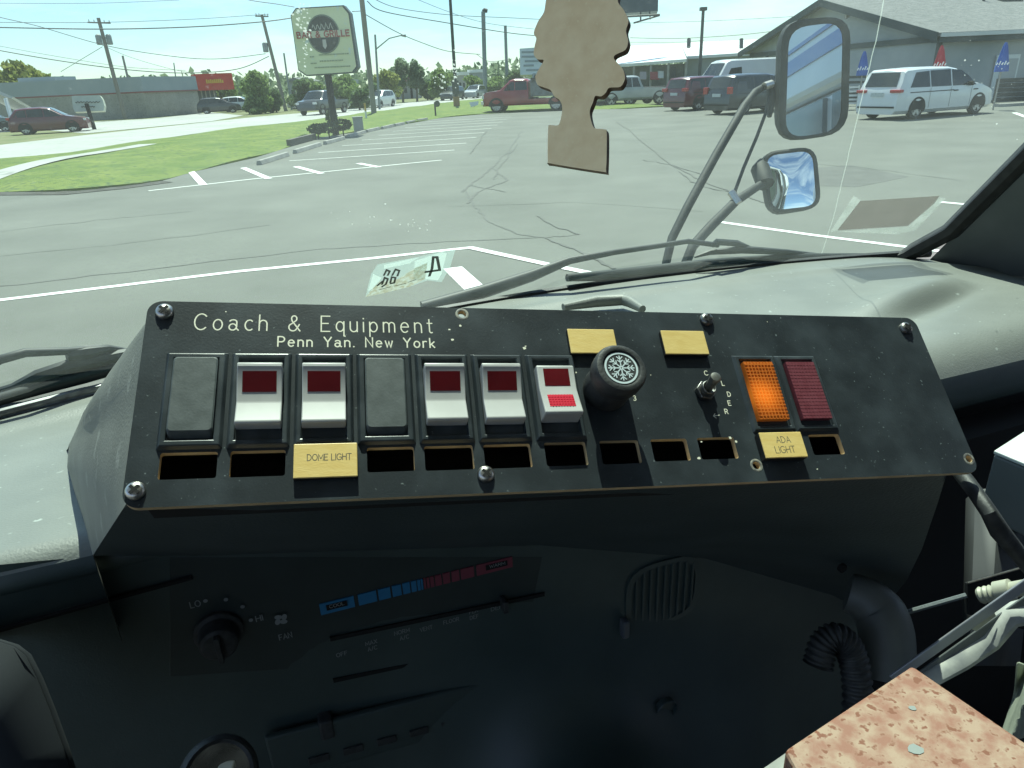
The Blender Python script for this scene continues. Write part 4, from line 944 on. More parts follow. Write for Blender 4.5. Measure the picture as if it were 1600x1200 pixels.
M['crackfill'] = mat('asphalt_crack_fill', (.10, .10, .088), .85, c2=(.135, .135, .12), scale=6)
m = MB(); m.box((-1800, -1500, -.6), (3600, 0, 0), (0, 3800, 0), (0, 0, .54)); struct(m.build('ground', mat('far_land', (.085, .115, .04), .95, c2=(.13, .14, .06), scale=.02, detail=8), None))
m = MB(); edge = Gl([(-260, 300), (0, 301), (110, 300), (190, 292), (245, 285), (300, 269), (400, 246), (500, 215), (600, 200), (690, 184), (760, 178), (870, 172), (980, 170), (1060, 166)])
lot = edge + [Vector((16, 52, 0)), Vector((24, 38, 0)), Vector((60, 40, 0)), Vector((60, -25, 0)), Vector((-30, -25, 0))]
def sheet(name, pts, mt, z=None, th=.05):
    if z is not None: pts = [Vector((p.x, p.y, z)) for p in pts]
    m = MB(); m.prism(pts, (0, 0, -th)); return struct(m.build(name, mt, None))
sheet('parking_lot', lot, M['asphalt'], 0.0)
roadn = Gl([(-260, 288), (0, 251), (100, 240), (200, 225), (300, 210), (400, 197), (500, 187), (560, 178), (640, 168), (700, 160), (760, 153.5)])
far_dir = (roadn[-1] - roadn[-3]).normalized()
roadn.append(roadn[-1] + far_dir * 400)
roadf = Gl([(-260, 256), (0, 227), (130, 212), (250, 199), (400, 183), (520, 173), (600, 164.5), (700, 154.5), (760, 149)])
roadf.append(roadf[-1] + far_dir * 420)
# grass berm between the lot and the road, gently raised
near = edge[:-1] + [G(1040, 166.5)]
farl = [p for p in roadn[:-1]]
def resample(ch_, n):
    ls = [0]
    for p, q in zip(ch_[:-1], ch_[1:]): ls.append(ls[-1] + (q - p).length)
    return [along(ch_, ls, k / (n - 1)) for k in range(n)]
def match(ch_, ys):                 # x on a polyline at the given y
    out = []
    for y in ys:
        for p, q in zip(ch_[:-1], ch_[1:]):
            if min(p.y, q.y) - 1e-6 <= y <= max(p.y, q.y) + 1e-6 and abs(q.y - p.y) > 1e-6:
                out.append(lerp(p, q, (y - p.y) / (q.y - p.y))); break
        else: out.append(ch_[-1].copy() if y > ch_[-1].y else ch_[0].copy())
    return out
A_ = resample(near, 60); B_ = resample(farl, 60)
m = MB(); rows = []
for k in range(60):
    a, b = A_[k], B_[k]
    rows.append([Vector((lerp(a.x, b.x, t), lerp(a.y, b.y, t), .03 + .22 * math.sin(math.pi * t) ** .8 + .03 * math.sin(k * .9 + t * 5))) for t in [j / 14 for j in range(15)]])
m.grid(rows); m.grid([[Vector((p.x, p.y, -.05)) for p in [r[0] for r in rows]], [r[0] for r in rows]]); struct(m.build('grass_verge', M['grass'], None, smooth=True))
# worn dark soil along the near kerb of the grass
m = MB(); ribbon(m, Gl([(-200, 301.5), (0, 302), (110, 301), (190, 293), (250, 285)], .012), .55, UPZ); struct(m.build('soil_edge', mat('dark_soil', (.05, .045, .035), .95, c2=(.09, .085, .07), scale=3), None))
from mathutils.bvhtree import BVHTree
bv_ = BVHTree.FromPolygons([p for r in rows for p in r], [(i * 15 + j, i * 15 + j + 1, i * 15 + j + 16, i * 15 + j + 15) for i in range(59) for j in range(14)])
def drape(p):
    h = bv_.ray_cast(Vector((p.x, p.y, 5)), Vector((0, 0, -1)))[0]
    return Vector((p.x, p.y, (h.z if h else .05) + .025))
m = MB(); ribbon(m, [drape(p) for p in resample(Gl([(-120, 296), (0, 270.5), (60, 258), (110, 247), (170, 236), (225, 228)], .22), 40)], .8, UPZ); struct(m.build('footpath', M['road'], None))
sheet('road', roadn + list(reversed(roadf)), M['road'], .02)
fl = [p for p in roadf] + [Vector((60, 560, .02)), Vector((-500, 560, .02)), Vector((-300, 40, .02))]
sheet('far_verge', fl, M['drygrass'], .012)
sheet('far_drive', Gl([(135, 209), (330, 190), (380, 181), (330, 176), (236, 186), (-80, 203), (-200, 222), (-60, 212), (60, 203)]), M['road'], .03, .01)
# painted lines
def line(pts, w, mt='newpaint', z=.005):
    m = MB(); ribbon(m, Gl(pts, z), w, UPZ, ends=0); return struct(m.build('road_marking', M[mt], None))
line([(-260, 500), (0, 468.5), (370, 424), (575, 404), (736, 386.5)], .115)
line([(732, 386), (866, 415), (930, 428)], .115, z=.009)
line([(707, 418), (748, 456)], .22)
line([(1120, 346), (1270, 367), (1420, 386), (1560, 404)], .11)
line([(1470, 315.5), (1540, 322)], .12)
line([(1585, 176), (1640, 196)], .18); line([(1000, 520), (1180, 560)], .1)
line([(232, 298), (400, 279), (560, 263), (690, 250)], .12, 'paint')
for p in ([(296, 265), (318, 289)], [(380, 262), (420, 279)], [(462, 260), (503, 271)], [(560, 255), (592, 261)]): line(p, .17, z=.009)
d_ = Vector((.977, .213, 0)); 
for k in range(9):
    y0 = 22.1 + 2.56 * k; x0 = -6.35 + .105 * (y0 - 22)
    a = Vector((x0, y0, .005)); m = MB(); ribbon(m, [a, a + d_ * 2.4, a + d_ * 5.0], .11, UPZ, ends=0); struct(m.build('road_marking', M['paint'], None))
# cracks and the seam across the lot
def crack(pts, w, seed, jit=2.0):
    r = random.Random(seed); out = []
    for (x0, y0), (x1, y1) in zip(pts[:-1], pts[1:]):
        for k in range(7): out.append(G(lerp(x0, x1, k / 7) + r.uniform(-jit, jit), lerp(y0, y1, k / 7) + r.uniform(-jit, jit) * .4, .004))
    out.append(G(*pts[-1], .004)); m = MB(); w *= .75; ribbon(m, out, [w * r.uniform(.5, 1.3) for _ in out], UPZ, ends=0); return m
cr = MB()
for i, (pts, w) in enumerate([
    ([(-60, 455), (0, 447), (200, 424), (500, 389), (700, 377), (850, 371), (905, 366)], .05), ([(725, 295), (740, 320), (765, 347), (810, 366), (850, 371)], .05), ([(815, 205), (795, 235), (770, 262), (738, 285), (722, 300)], .07),
    ([(770, 262), (792, 282), (745, 300), (730, 318)], .06), ([(735, 290), (790, 300)], .05), ([(808, 225), (780, 262), (772, 280)], .05), ([(850, 371), (905, 392), (960, 420)], .06), ([(840, 338), (870, 355), (905, 366)], .05),
    ([(965, 190), (1005, 222), (1050, 258), (1100, 284), (1150, 302), (1200, 318)], .06), ([(1005, 250), (1050, 258), (1096, 272)], .05), ([(1060, 268), (1090, 290), (1140, 300)], .05), ([(300, 330), (150, 344), (0, 362)], .03), ([(760, 205), (742, 232), (735, 240)], .05),
    ([(1100, 330), (900, 316), (700, 322)], .02), ([(1200, 250), (1350, 262), (1500, 282)], .03), ([(420, 352), (200, 380), (0, 400)], .025)]):
    q = crack(pts, w, i); q.v = [p + UPZ * (.0006 * i) for p in q.v]; k = len(cr.v); cr.v += q.v; cr.f += [tuple(j + k for j in f) for f in q.f]; cr.m += q.m
o = cr.build('asphalt_cracks', M['crackfill'], None); struct(o)
# patched, paler and darker areas of asphalt
for pts, c in (([(1180, 268), (1330, 258), (1420, 276), (1340, 292), (1200, 288)], (.112, .112, .1)),):
    sheet('asphalt_patch', Gl(pts, .0025), mat('patch', c, .9, c2=tuple(v * 1.2 for v in c), scale=2.5, detail=9), None, .001)

# ---- wheel stops along the grass
M['conc'] = mat('weathered_concrete', (.40, .39, .35), .85, c2=(.30, .29, .27), scale=3, detail=8)
stops = [((405, 258), (449, 244)), ((461, 240), (500, 228)), ((508, 226), (537, 218)), ((545, 215), (570, 208)), ((573, 207), (592, 202.5)), ((597, 202), (614, 198)), ((617, 197.5), (631, 194.5)), ((635, 193.5), (648, 191)), ((652, 190), (667, 187.5))]
SL = ['nearest concrete wheel stop on the left of the lot, by the hatched corner', 'second concrete wheel stop from the hatched corner, in front of the flower bed', 'third concrete wheel stop, just right of the flower bed timber', 'fourth concrete wheel stop, in front of the grey utility box', 'fifth concrete wheel stop along the grass, past the utility box', 'sixth concrete wheel stop along the grass toward the mailbox', 'seventh concrete wheel stop along the grass edge', 'eighth concrete wheel stop, next to last before the lot entrance', 'farthest concrete wheel stop of the row along the grass']
proto = None
for (p, q), lb in zip(stops, SL):
    a, b = G(*p), G(*q); c = (a + b) / 2; ang = math.atan2(b.y - a.y, b.x - a.x); ln = (b - a).length
    if proto is None:
        m = MB(); s = ln / 2; m.prism([(-s, -.09, 0), (-s, .09, 0), (-s, .055, .13), (-s, -.055, .13)], (2 * s, 0, 0))
        o = m.build('wheel_stop', M['conc'], None, bevel=.015, loc=(0, 0, 0)); proto = o; l0 = ln
    else:
        o = proto.copy(); COL.objects.link(o)
    o.location = c; o.rotation_euler = (0, 0, ang); o.scale.x = ln / l0
    tag(o, lb, 'wheel stop', 'concrete wheel stops along the grass')

# ================================================================== VEHICLES
M['tyre'] = mat('tyre_rubber', (.022, .022, .022), .85, c2=(.04, .04, .04), scale=20)
M['rim'] = mat('alloy_rim', (.50, .51, .52), .35, .8, c2=(.36, .36, .37), scale=9)
M['carglass'] = mat('car_glass', (.018, .026, .030), .06, c2=(.035, .045, .05), scale=1.2)
M['chrome2'] = mat('bumper_chrome', (.6, .6, .6), .22, 1.0)
M['tail'] = mat('tail_lamp_red', (.42, .018, .02), .2, coat=.5)
M['head'] = mat('head_lamp', (.75, .78, .78), .12, c2=(.5, .52, .52), scale=9)
M['under'] = mat('underbody_black', (.012, .012, .013), .8)
M['platewhite'] = mat('number_plate', (.6, .62, .6), .5, c2=(.45, .5, .5), scale=20)
def paint(name, c, k=.8): return mat(name, c, .28, coat=.6, c2=tuple(v * k for v in c), scale=1.3, detail=5)
PAINTS = dict(white=paint('white_car_paint', (.74, .75, .74), .93), maroon=paint('maroon_car_paint', (.13, .014, .022)), black=paint('charcoal_car_paint', (.022, .026, .030)), red=paint('red_truck_paint', (.30, .014, .016)), teal=paint('grey_teal_paint', (.09, .13, .14)), silver=paint('silver_paint', (.42, .44, .45)), grey=paint('dark_grey_paint', (.06, .065, .07)))
def ip(tab, x):
    if x <= tab[0][0]: return tab[0][1]
    for (a, p), (b, q) in zip(tab[:-1], tab[1:]):
        if x <= b: return p + (q - p) * (x - a) / max(1e-9, b - a)
    return tab[-1][1]
class Car:
    def __init__(s, L, W, H, top, belt, r=.33, wb=None, ground=.2):
        s.L, s.W, s.H, s.top, s.belt, s.r = L, W, H, top, belt, r; s.gr = ground
        s.ax = wb or (-L / 2 + .95, L / 2 - .93)
    def plan(s, x):
        e = max(0, (abs(x) - (s.L / 2 - .6)) / .6); return 1 - .13 * e * e
    def hw(s, x, z):
        b = s.belt; t = [(.15, .93), (.35, .985), (.65, 1.0), (b, .965), (max(s.H, b + .3), .965 - .215 * min(1, (max(s.H, b + .3) - b) / .75))]
        return s.W / 2 * ip(t, z) * s.plan(x)
    def zt(s, x): return ip(s.top, x)
    def section(s, x):
        t = s.zt(x); b = min(s.belt, t - .04); g = s.gr
        zs = [g, g + .12, min(.66, b - .02), b]
        if t > b + .1: zs += [b + (t - b) * .55, t - .075, t - .02]
        else: zs += [b + (t - b) * .4, b + (t - b) * .7, t - .004]
        pts = []
        for k, z in enumerate(zs):
            w = s.hw(x, z)
            if k == 0: w *= .9
            if k == 6: w -= .07 if t > b + .1 else .12
            pts.append((w, z))
        pts.append((0.0, t + (.012 if t > b + .1 else .015)))
        return [Vector((x, w, z)) for w, z in pts] + [Vector((x, -w, z)) for w, z in reversed(pts[:-1])]
    def body(s):
        xs = sorted(set([round(p[0], 4) for p in s.top] + [round(-s.L / 2 + s.L * k / 26, 4) for k in range(27)]))
        rows = [s.section(x) for x in xs]; m = MB(); m.grid(rows)
        n = len(rows[0])
        m.poly(*rows[0]); m.poly(*rows[-1]); m.grid([[r[0] for r in rows], [r[-1] for r in rows]]); return m
    def side(s, poly, off=.008):
        m = MB()
        for sg in (1, -1): m.poly(*[Vector((x, sg * (s.hw(x, z) + off), z)) for x, z in poly])
        return m
    def oneside(s, poly, sg, off=.008, mb=None):
        m = mb or MB(); m.poly(*[Vector((x, sg * (s.hw(x, z) + off), z)) for x, z in poly]); return m
    def strip(s, x0, x1, w0=.80, w1=.80, off=.012, n=6):
        rows = []
        for k in range(n + 1):
            x = lerp(x0, x1, k / n); z = s.zt(x); w = min(s.hw(x, z) * lerp(w0, w1, k / n), s.W / 2)
            dx = .02; sl = (s.zt(x + dx) - s.zt(x - dx)) / (2 * dx); nn = Vector((-sl, 0, 1)).normalized()
            rows.append([Vector((x, w * q, z)) + nn * (off + .012 * (1 - q * q)) for q in (1, .5, 0, -.5, -1)])
        m = MB(); m.grid(rows); return m
def wheel(root, x, y, r, sg, w=.21, rim='rim', spokes=5):
    m = MB(); ax = Vector((0, sg, 0)); c = Vector((x, y - sg * w, r))
    m.lathe(c, ax, [(0, r * .86), (.03, r), (w - .03, r), (w, r * .93), (w + .005, r * .70), (w - .03, r * .66)], 24)
    t = m.build('wheel', M['tyre'], root, smooth=True, angle=35)
    m = MB(); c2 = Vector((x, y + .002, r)); n = spokes
    m.lathe(c2 - ax * .05, ax, [(0, r * .66), (.006, r * .66)], 20)
    for k in range(n):
        a = 2 * math.pi * k / n + .3; d = Vector((math.cos(a), 0, math.sin(a))); e = Vector((-math.sin(a), 0, math.cos(a)))
        m.prism([c2 + e * r * .13, c2 + d * r * .64 + e * r * .17, c2 + d * r * .64 - e * r * .17, c2 - e * r * .13], -ax * .03)
    rows = [[c2 + ax * h + (Vector((1, 0, 0)) * math.cos(2 * math.pi * k / 24) + Vector((0, 0, 1)) * math.sin(2 * math.pi * k / 24)) * q * r for k in range(24)] for q, h in ((.72, .0), (.62, .004), (.60, -.03))]
    m.grid(rows, closed=True); m.lathe(c2, ax, [(-.02, r * .16), (.006, r * .14)], 12)
    m.build('rim', M[rim] if isinstance(rim, str) else rim, t, smooth=True, angle=30)
def arch(root, car, rs=1.22):
    for x in car.ax:
        for sg in (1, -1):
            n = 20; R_ = car.r * rs; pts = []
            for k in range(n + 1):
                a = R(-12 + 204 * k / n); px, pz = x + R_ * math.cos(a), car.r + R_ * math.sin(a)
                pts.append(Vector((px, sg * (car.hw(px, max(pz, car.gr)) + .006), max(pz, car.gr - .02))))
            m = MB(); m.add([Vector((x, pts[10].y + sg * .004, car.r))] + pts, [(0, k + 1, k + 2) for k in range(n)]); m.build('wheel_arch', M['under'], root)
def place(root, heading, local, target):
    root.rotation_euler = (0, 0, heading); c, s = math.cos(heading), math.sin(heading)
    root.location = (target.x - (local[0] * c - local[1] * s), target.y - (local[0] * s + local[1] * c), target.z)
def vehicle(name, car, col, label, cat, heading, local, target, windows, wsx, rwx, tails=(), heads=(), group=None, extra=None, detail=True, rim='rim', spokes=5):
    root = thing(name, (0, 0, 0), label, cat, group, 0, True)
    b = car.body().build('body', PAINTS[col] if isinstance(col, str) else col, root, smooth=True, angle=32)
    for poly in windows:
        for sg in (1, -1): car.oneside(poly, sg).build('side_window', M['carglass'], root)
    if wsx: car.strip(*wsx).build('windscreen', M['carglass'], root, smooth=True)
    if rwx: car.strip(*rwx).build('rear_window', M['carglass'], root, smooth=True)
    arch(root, car)
    for x in car.ax:
        for sg in (1, -1): wheel(root, x, sg * (car.W / 2 - .015), car.r, sg, rim=rim, spokes=spokes)
    for nm, mt, lst in (('tail_lamp', 'tail', tails), ('headlamp', 'head', heads)):
        for (x0, x1, y0, y1, z0, z1) in lst:
            for sg in (1, -1):
                m = MB(); m.cbox(((x0 + x1) / 2, sg * (y0 + y1) / 2, (z0 + z1) / 2), x1 - x0, y1 - y0, z1 - z0); m.build(nm, M[mt], root, bevel=.02)
    if extra: extra(root, car)
    place(root, heading, local, target)
    return root

# ---- minivans and SUVs
def van_top(L, H, hood=1.02, rear=.10):
    h = L / 2
    return [(-h, .50), (-h + .03, .85), (-h + .08, 1.05), (-h + .32, H - .10), (-h + .45, H - .03), (-h + 1.2, H), (h - 2.55, H - .01), (h - 2.1, H - .09), (h - 1.10, hood + .12), (h - .9, hood + .06), (h - .35, hood - .12), (h - .08, hood - .26), (h, .55)]
def wm(root, car):
    L = car.L / 2
    m = MB(); m.box((-L - .012, -.27, .80), (.02, 0, 0), (0, .54, 0), (0, 0, .14)); m.build('number_plate', M['platewhite'], root)
    for sg in (1, -1):
        m = MB(); m.box((L - 1.62, sg * (car.W / 2 - .06), 1.03), (.10, 0, 0), (0, sg * .2, 0), (0, 0, .15)); m.build('door_mirror', M['under'], root, bevel=.03)
        m = MB(); car.oneside([(-L + .5, .93), (.2, .93), (.2, .90), (-L + .5, .90)], sg, .010, m); m.build('slide_rail', M['under'], root)
        for x in (.18, 1.25):
            m = MB(); m.box((x, sg * (car.hw(x, .9) + .002), .88), (.22, 0, 0), (0, sg * .03, 0), (0, 0, .035)); m.build('door_handle', M['under'], root)
        for x in (.02, 1.12, -1.05):
            m = MB(); m.box((x, sg * (car.hw(x, .7) + .001), .36), (.010, 0, 0), (0, sg * .004, 0), (0, 0, .68)); m.build('door_gap', M['under'], root)
    m = MB(); m.box((-L - .03, -car.W / 2 * .8, .42), (.06, 0, 0), (0, car.W * .8, 0), (0, 0, .05)); m.build('bumper_trim', M['under'], root)
    m = MB(); m.box((L - .05, -.5, .50), (.06, 0, 0), (0, 1.0, 0), (0, 0, .18)); m.build('grille', M['under'], root)
VW = [[(-2.05, 1.08), (-1.05, 1.07), (-1.05, 1.60), (-1.72, 1.57)], [(-.99, 1.07), (.05, 1.06), (.05, 1.62), (-.99, 1.61)], [(.12, 1.06), (1.38, 1.05), (1.02, 1.36), (.60, 1.58), (.12, 1.62)]]
vcar = Car(5.1, 1.98, 1.74, van_top(5.1, 1.74), 1.02, .345)
vehicle('minivan', vcar, 'white', 'white minivan parked before the grey restaurant, red tail lamps toward us', 'minivan', R(22.7), (0, 0), Vector((16.17, 28.53, 0)), VW, (.48, 1.42, .80, .86), (-2.44, -2.25, .80, .80), tails=[(-2.56, -2.36, .52, .95, .93, 1.03)], heads=[(2.30, 2.50, .55, .85, .62, .80)], extra=wm)
vcar2 = Car(5.0, 1.95, 1.76, van_top(5.0, 1.76), 1.05, .345)
VW2 = [[(-2.15, 1.10), (-1.05, 1.09), (-1.05, 1.62), (-2.0, 1.60)], [(-.99, 1.09), (.05, 1.08), (.05, 1.63), (-.99, 1.63)], [(.12, 1.08), (1.30, 1.07), (.98, 1.36), (.55, 1.60), (.12, 1.63)]]
vehicle('minivan', vcar2, 'black', 'charcoal minivan parked left of the tall side mirror, tail lamp red', 'minivan', R(27), (-1.55, -.97), G(1164, 178.5), VW2, (.42, 1.35, .80, .86), (-2.38, -2.20, .80, .80), tails=[(-2.50, -2.36, .66, .93, .92, 1.22)], heads=[(2.25, 2.45, .55, .85, .65, .82)], extra=wm)
vehicle('sport_utility_car', Car(4.95, 1.95, 1.72, van_top(4.95, 1.72), 1.06, .36), 'maroon', 'maroon family car parked between the charcoal minivan and the silver pickup', 'car', R(30), (-1.5, -.97), G(1092, 172.5), VW2, (.40, 1.33, .80, .86), (-2.35, -2.17, .80, .80), tails=[(-2.49, -2.30, .60, .95, 1.0, 1.16)], heads=[(2.25, 2.42, .55, .85, .65, .82)], extra=wm)
rcar = Car(4.65, 1.84, 1.67, [(-2.325, .5), (-2.28, .9), (-2.22, 1.08), (-1.75, 1.60), (-1.2, 1.66), (-.2, 1.67), (.25, 1.60), (1.02, 1.12), (1.25, 1.07), (2.05, .93), (2.26, .80), (2.325, .52)], 1.03, .35)
RW = [[(-1.92, 1.12), (-1.15, 1.08), (-1.15, 1.52), (-1.6, 1.50)], [(-1.09, 1.08), (-.15, 1.07), (-.15, 1.56), (-1.09, 1.53)], [(-.08, 1.07), (.92, 1.06), (.62, 1.30), (.22, 1.53), (-.08, 1.57)]]
def pl(pts_a, pts_b): return math.atan2(pts_b.y - pts_a.y, pts_b.x - pts_a.x)
vehicle('sport_utility_car', rcar, 'maroon', 'dark red SUV by the far side of the road at the left edge', 'SUV', R(20), (-1.4, -.9), G(42, 211), RW, (.18, 1.08, .82, .88), (-2.15, -1.82, .8, .8), tails=[(-2.35, -2.15, .55, .9, .95, 1.1)], heads=[(2.02, 2.28, .55, .85, .72, .86)], spokes=6)
vehicle('parked_car', rcar, 'teal', 'grey-teal car half hidden behind the dark red SUV', 'car', R(20), (1.4, -.9), G(10, 206), RW, (.18, 1.08, .82, .88), (-2.15, -1.82, .8, .8), heads=[(2.02, 2.28, .55, .85, .72, .86)])

# ---- trucks
def tyre_pair(root, x, W, r):
    for sg in (1, -1): wheel(root, x, sg * (W / 2 - .02), r, sg, .45)
dtc = Car(6.4, 2.05, 2.05, [(-3.2, .75), (-3.15, .80), (.05, .80), (.08, 1.9), (.25, 2.02), (1.05, 2.05), (1.30, 1.98), (1.95, 1.42), (2.2, 1.36), (2.95, 1.28), (3.12, 1.15), (3.2, .6)], 1.30, .42, (-1.75, 2.25), .42)
def dump(root, car):
    m = MB(); z0 = .98
    for sg in (1, -1):
        m.box((-3.15, sg * 1.0, z0), (3.05, 0, 0), (0, sg * .05, 0), (0, 0, .78))
        for k in range(6): m.box((-3.1 + .58 * k, sg * 1.05, z0), (.08, 0, 0), (0, sg * .05, 0), (0, 0, .78))
    m.box((-3.15, -1.0, z0), (.05, 0, 0), (0, 2.0, 0), (0, 0, .78)); m.box((-.15, -1.0, z0), (.05, 0, 0), (0, 2.0, 0), (0, 0, 1.05)); m.box((-3.15, -1.0, z0 - .06), (3.05, 0, 0), (0, 2, 0), (0, 0, .1))
    m.build('dump_bed', mat('dull_grey_bed', (.20, .21, .21), .6, c2=(.13, .14, .14), scale=3), root)
    m = MB(); m.tube([(-.45, -1.0, 2.12), (-.45, 1.0, 2.12)], .10, 10); m.box((-.9, -1.0, 2.0), (.75, 0, 0), (0, 2.0, 0), (0, 0, .05)); m.build('tarp_roll', M['under'], root)
    m = MB(); m.box((-3.1, -.45, .55), (5.6, 0, 0), (0, .9, 0), (0, 0, .25)); m.box((-.3, -1.0, .5), (.8, 0, 0), (0, .3, 0), (0, 0, .35)); m.box((-.3, .7, .5), (.8, 0, 0), (0, .3, 0), (0, 0, .35)); m.build('chassis', M['under'], root)
    m = MB(); m.box((3.12, -.75, .85), (.1, 0, 0), (0, 1.5, 0), (0, 0, .36)); m.build('grille', M['chrome2'], root, bevel=.02)
    m = MB(); m.box((3.1, -1.0, .5), (.2, 0, 0), (0, 2.0, 0), (0, 0, .25)); m.build('bumper', M['chrome2'], root, bevel=.03)
    for sg in (1, -1):
        m = MB(); m.box((1.35, sg * 1.08, 1.35), (.08, 0, 0), (0, sg * .2, 0), (0, 0, .32)); m.build('door_mirror', M['under'], root)
vehicle('dump_truck', dtc, 'red', 'red dump truck with a grey tarped bed entering the lot behind the ornament', 'dump truck', R(180 - 12), (2.25, 1.0), G(776, 176.5), [[(.15, 1.36), (.95, 1.34), (.95, 1.86), (.2, 1.86)], [(1.0, 1.34), (1.72, 1.34), (1.25, 1.84), (1.0, 1.86)]], (1.33, 1.92, .86, .9), None, heads=[(3.08, 3.2, .78, .98, .88, 1.1)], extra=dump, rim='rim', spokes=8)
def pick_top(L, H): h = L / 2; return [(-h, .62), (-h + .03, 1.08), (-.55, 1.12), (-.52, 1.20), (-.30, H - .08), (-.1, H), (.85, H), (1.05, H - .06), (1.75, 1.22), (1.95, 1.17), (h - .2, 1.10), (h - .04, .95), (h, .6)]
pcar = Car(5.6, 2.0, 1.9, pick_top(5.6, 1.9), 1.12, .40, (-1.75, 1.85), .38)
PWN = [[(-.34, 1.18), (.25, 1.18), (.25, 1.76), (-.14, 1.76)], [(.32, 1.18), (1.55, 1.18), (1.02, 1.74), (.32, 1.76)]]
def pick(root, car):
    m = MB(); m.box((-2.62, -.82, 1.05), (2.0, 0, 0), (0, 1.64, 0), (0, 0, .085)); m.build('load_bed', M['under'], root)
    m = MB(); m.box((-2.86, -.95, .5), (.14, 0, 0), (0, 1.9, 0), (0, 0, .18)); m.build('bumper', M['chrome2'], root, bevel=.03)
vehicle('pickup_truck', pcar, 'red', 'red pickup truck mostly hidden behind the ornament', 'pickup', R(165), (-1.75, 1.0), G(983, 164.5), PWN, (1.1, 1.72, .86, .9), (-.52, -.32, .7, .7), tails=[(-2.86, -2.74, .86, .98, .85, 1.12)], extra=pick)
vehicle('pickup_truck', pcar, 'silver', 'silver pickup truck left of the maroon family car', 'pickup', R(195), (-1.75, 1.0), G(1030, 162.5), PWN, (1.1, 1.72, .86, .9), (-.52, -.32, .7, .7), tails=[(-2.86, -2.74, .86, .98, .85, 1.12)], heads=[(2.6, 2.78, .7, .96, .85, 1.02)], extra=pick)
# white high-roofed van behind the row
vv = Car(5.9, 2.05, 2.55, [(-2.95, .55), (-2.9, 2.3), (-2.8, 2.5), (-2.0, 2.55), (1.3, 2.52), (1.6, 2.42), (2.3, 1.45), (2.8, 1.15), (2.95, .6)], 1.25, .36)
vehicle('cargo_van', vv, 'white', 'tall white cargo van whose roof shows above the parked cars', 'van', R(200), (0, 0), Vector((14.6, 46.0, 0)), [[(.6, 1.4), (1.75, 1.4), (1.35, 2.05), (.6, 2.1)]], (1.66, 2.25, .85, .85), None)
# ---- cars on and beyond the road
road_dir = (roadn[6] - roadn[4]); RH = math.atan2(road_dir.y, road_dir.x)
vehicle('pickup_truck', pcar, 'grey', 'dark grey pickup coming along the road behind the sign post', 'pickup', RH + math.pi, (1.85, 1.0), G(506, 179.5), PWN, (1.1, 1.72, .86, .9), (-.52, -.32, .7, .7), heads=[(2.6, 2.78, .65, .96, .85, 1.02)], extra=pick)
vehicle('road_car', rcar, 'white', 'white SUV driving on the road right of the big utility pole', 'car', RH + math.pi, (1.4, .9), G(596, 168.5), RW, (.18, 1.08, .82, .88), (-2.15, -1.82, .8, .8), heads=[(2.02, 2.28, .55, .85, .72, .86)])
vehicle('road_car', rcar, 'grey', 'dark car on the road beside the tall thin pole', 'car', RH + math.pi, (0, 0), G(708, 156.5), RW, (.18, 1.08, .82, .88), (-2.15, -1.82, .8, .8), heads=[(2.02, 2.28, .55, .85, .72, .86)])
vehicle('road_car', rcar, 'silver', 'pale car on the road left of the red dump truck', 'car', RH + math.pi, (0, 0), G(743, 153.5), RW, (.18, 1.08, .82, .88), (-2.15, -1.82, .8, .8), heads=[(2.02, 2.28, .55, .85, .72, .86)])
vehicle('parked_car', rcar, 'silver', 'silver car parked behind the far verge left of the grille sign post', 'car', R(170), (0, 0), G(484, 170), RW, (.18, 1.08, .82, .88), (-2.15, -1.82, .8, .8))
vehicle('parked_car', rcar, 'black', 'black car parked below the red shop sign', 'car', R(15), (0, 0), G(345, 177), RW, (.18, 1.08, .82, .88), (-2.15, -1.82, .8, .8))
vehicle('parked_car', rcar, 'white', 'white car parked right of the red shop sign', 'car', R(10), (0, 0), G(378, 174), RW, (.18, 1.08, .82, .88), (-2.15, -1.82, .8, .8))
# ================================================================== BUILDINGS, SIGNS, POLES, TREES
def wallbox(mb, a, b, z0, z1, t, mi=0):            # upright wall from a to b, thickness t to its left
    d = (b - a); d.z = 0; n = Vector((-d.y, d.x, 0)).normalized() * t
    mb.box(Vector((a.x, a.y, z0)), Vector((d.x, d.y, 0)), n, (0, 0, z1 - z0), mi)
def dirn(a, b): d = (b - a); d.z = 0; return d.normalized()
# ---- long grey building across the road
K, Kr = G(232, 184.5), G(315, 177.5); e1 = dirn(K, Kr); e2 = Vector((-e1.y, e1.x, 0))
Kl = G(-60, 198.5); e2 = dirn(K, Kl)
M['gblock'] = mat('grey_block_wall', (.31, .295, .255), .85, c2=(.36, .345, .30), scale=1.5, detail=6, c3=(.24, .23, .20), s3=8, t3=.58)
M['gfascia'] = mat('grey_metal_fascia', (.29, .33, .345), .5, c2=(.32, .355, .37), scale=.6)
gb = thing('long_building', K, 'long low grey block building across the road with a metal fascia', 'building')
HB = 4.0
L1, L2 = (Kl - K).length + 30, (Kr - K).length
m = MB(); c = K; p1 = K + e2 * L1; p2 = K + e1 * L2; p3 = p1 + e1 * L2
m.prism([Vector((q.x, q.y, 0)) for q in (K, p2, p3, p1)], (0, 0, 2.55)); m.build('wall', M['gblock'], gb)
cen = (K + p2 + p3 + p1) / 4; ex_ = lambda q, s: Vector((cen.x + (q.x - cen.x) * s, cen.y + (q.y - cen.y) * s, 2.55))
m = MB(); m.prism([ex_(q, 1.006) for q in (K, p2, p3, p1)], (0, 0, 1.45)); m.build('fascia', M['gfascia'], gb)
m = MB(); m.prism([ex_(q, 1.0075) - UPZ * .09 for q in (K, p2, p3, p1)], (0, 0, .13)); m.build('red_trim', mat('faded_red_trim', (.26, .10, .09), .6), gb)
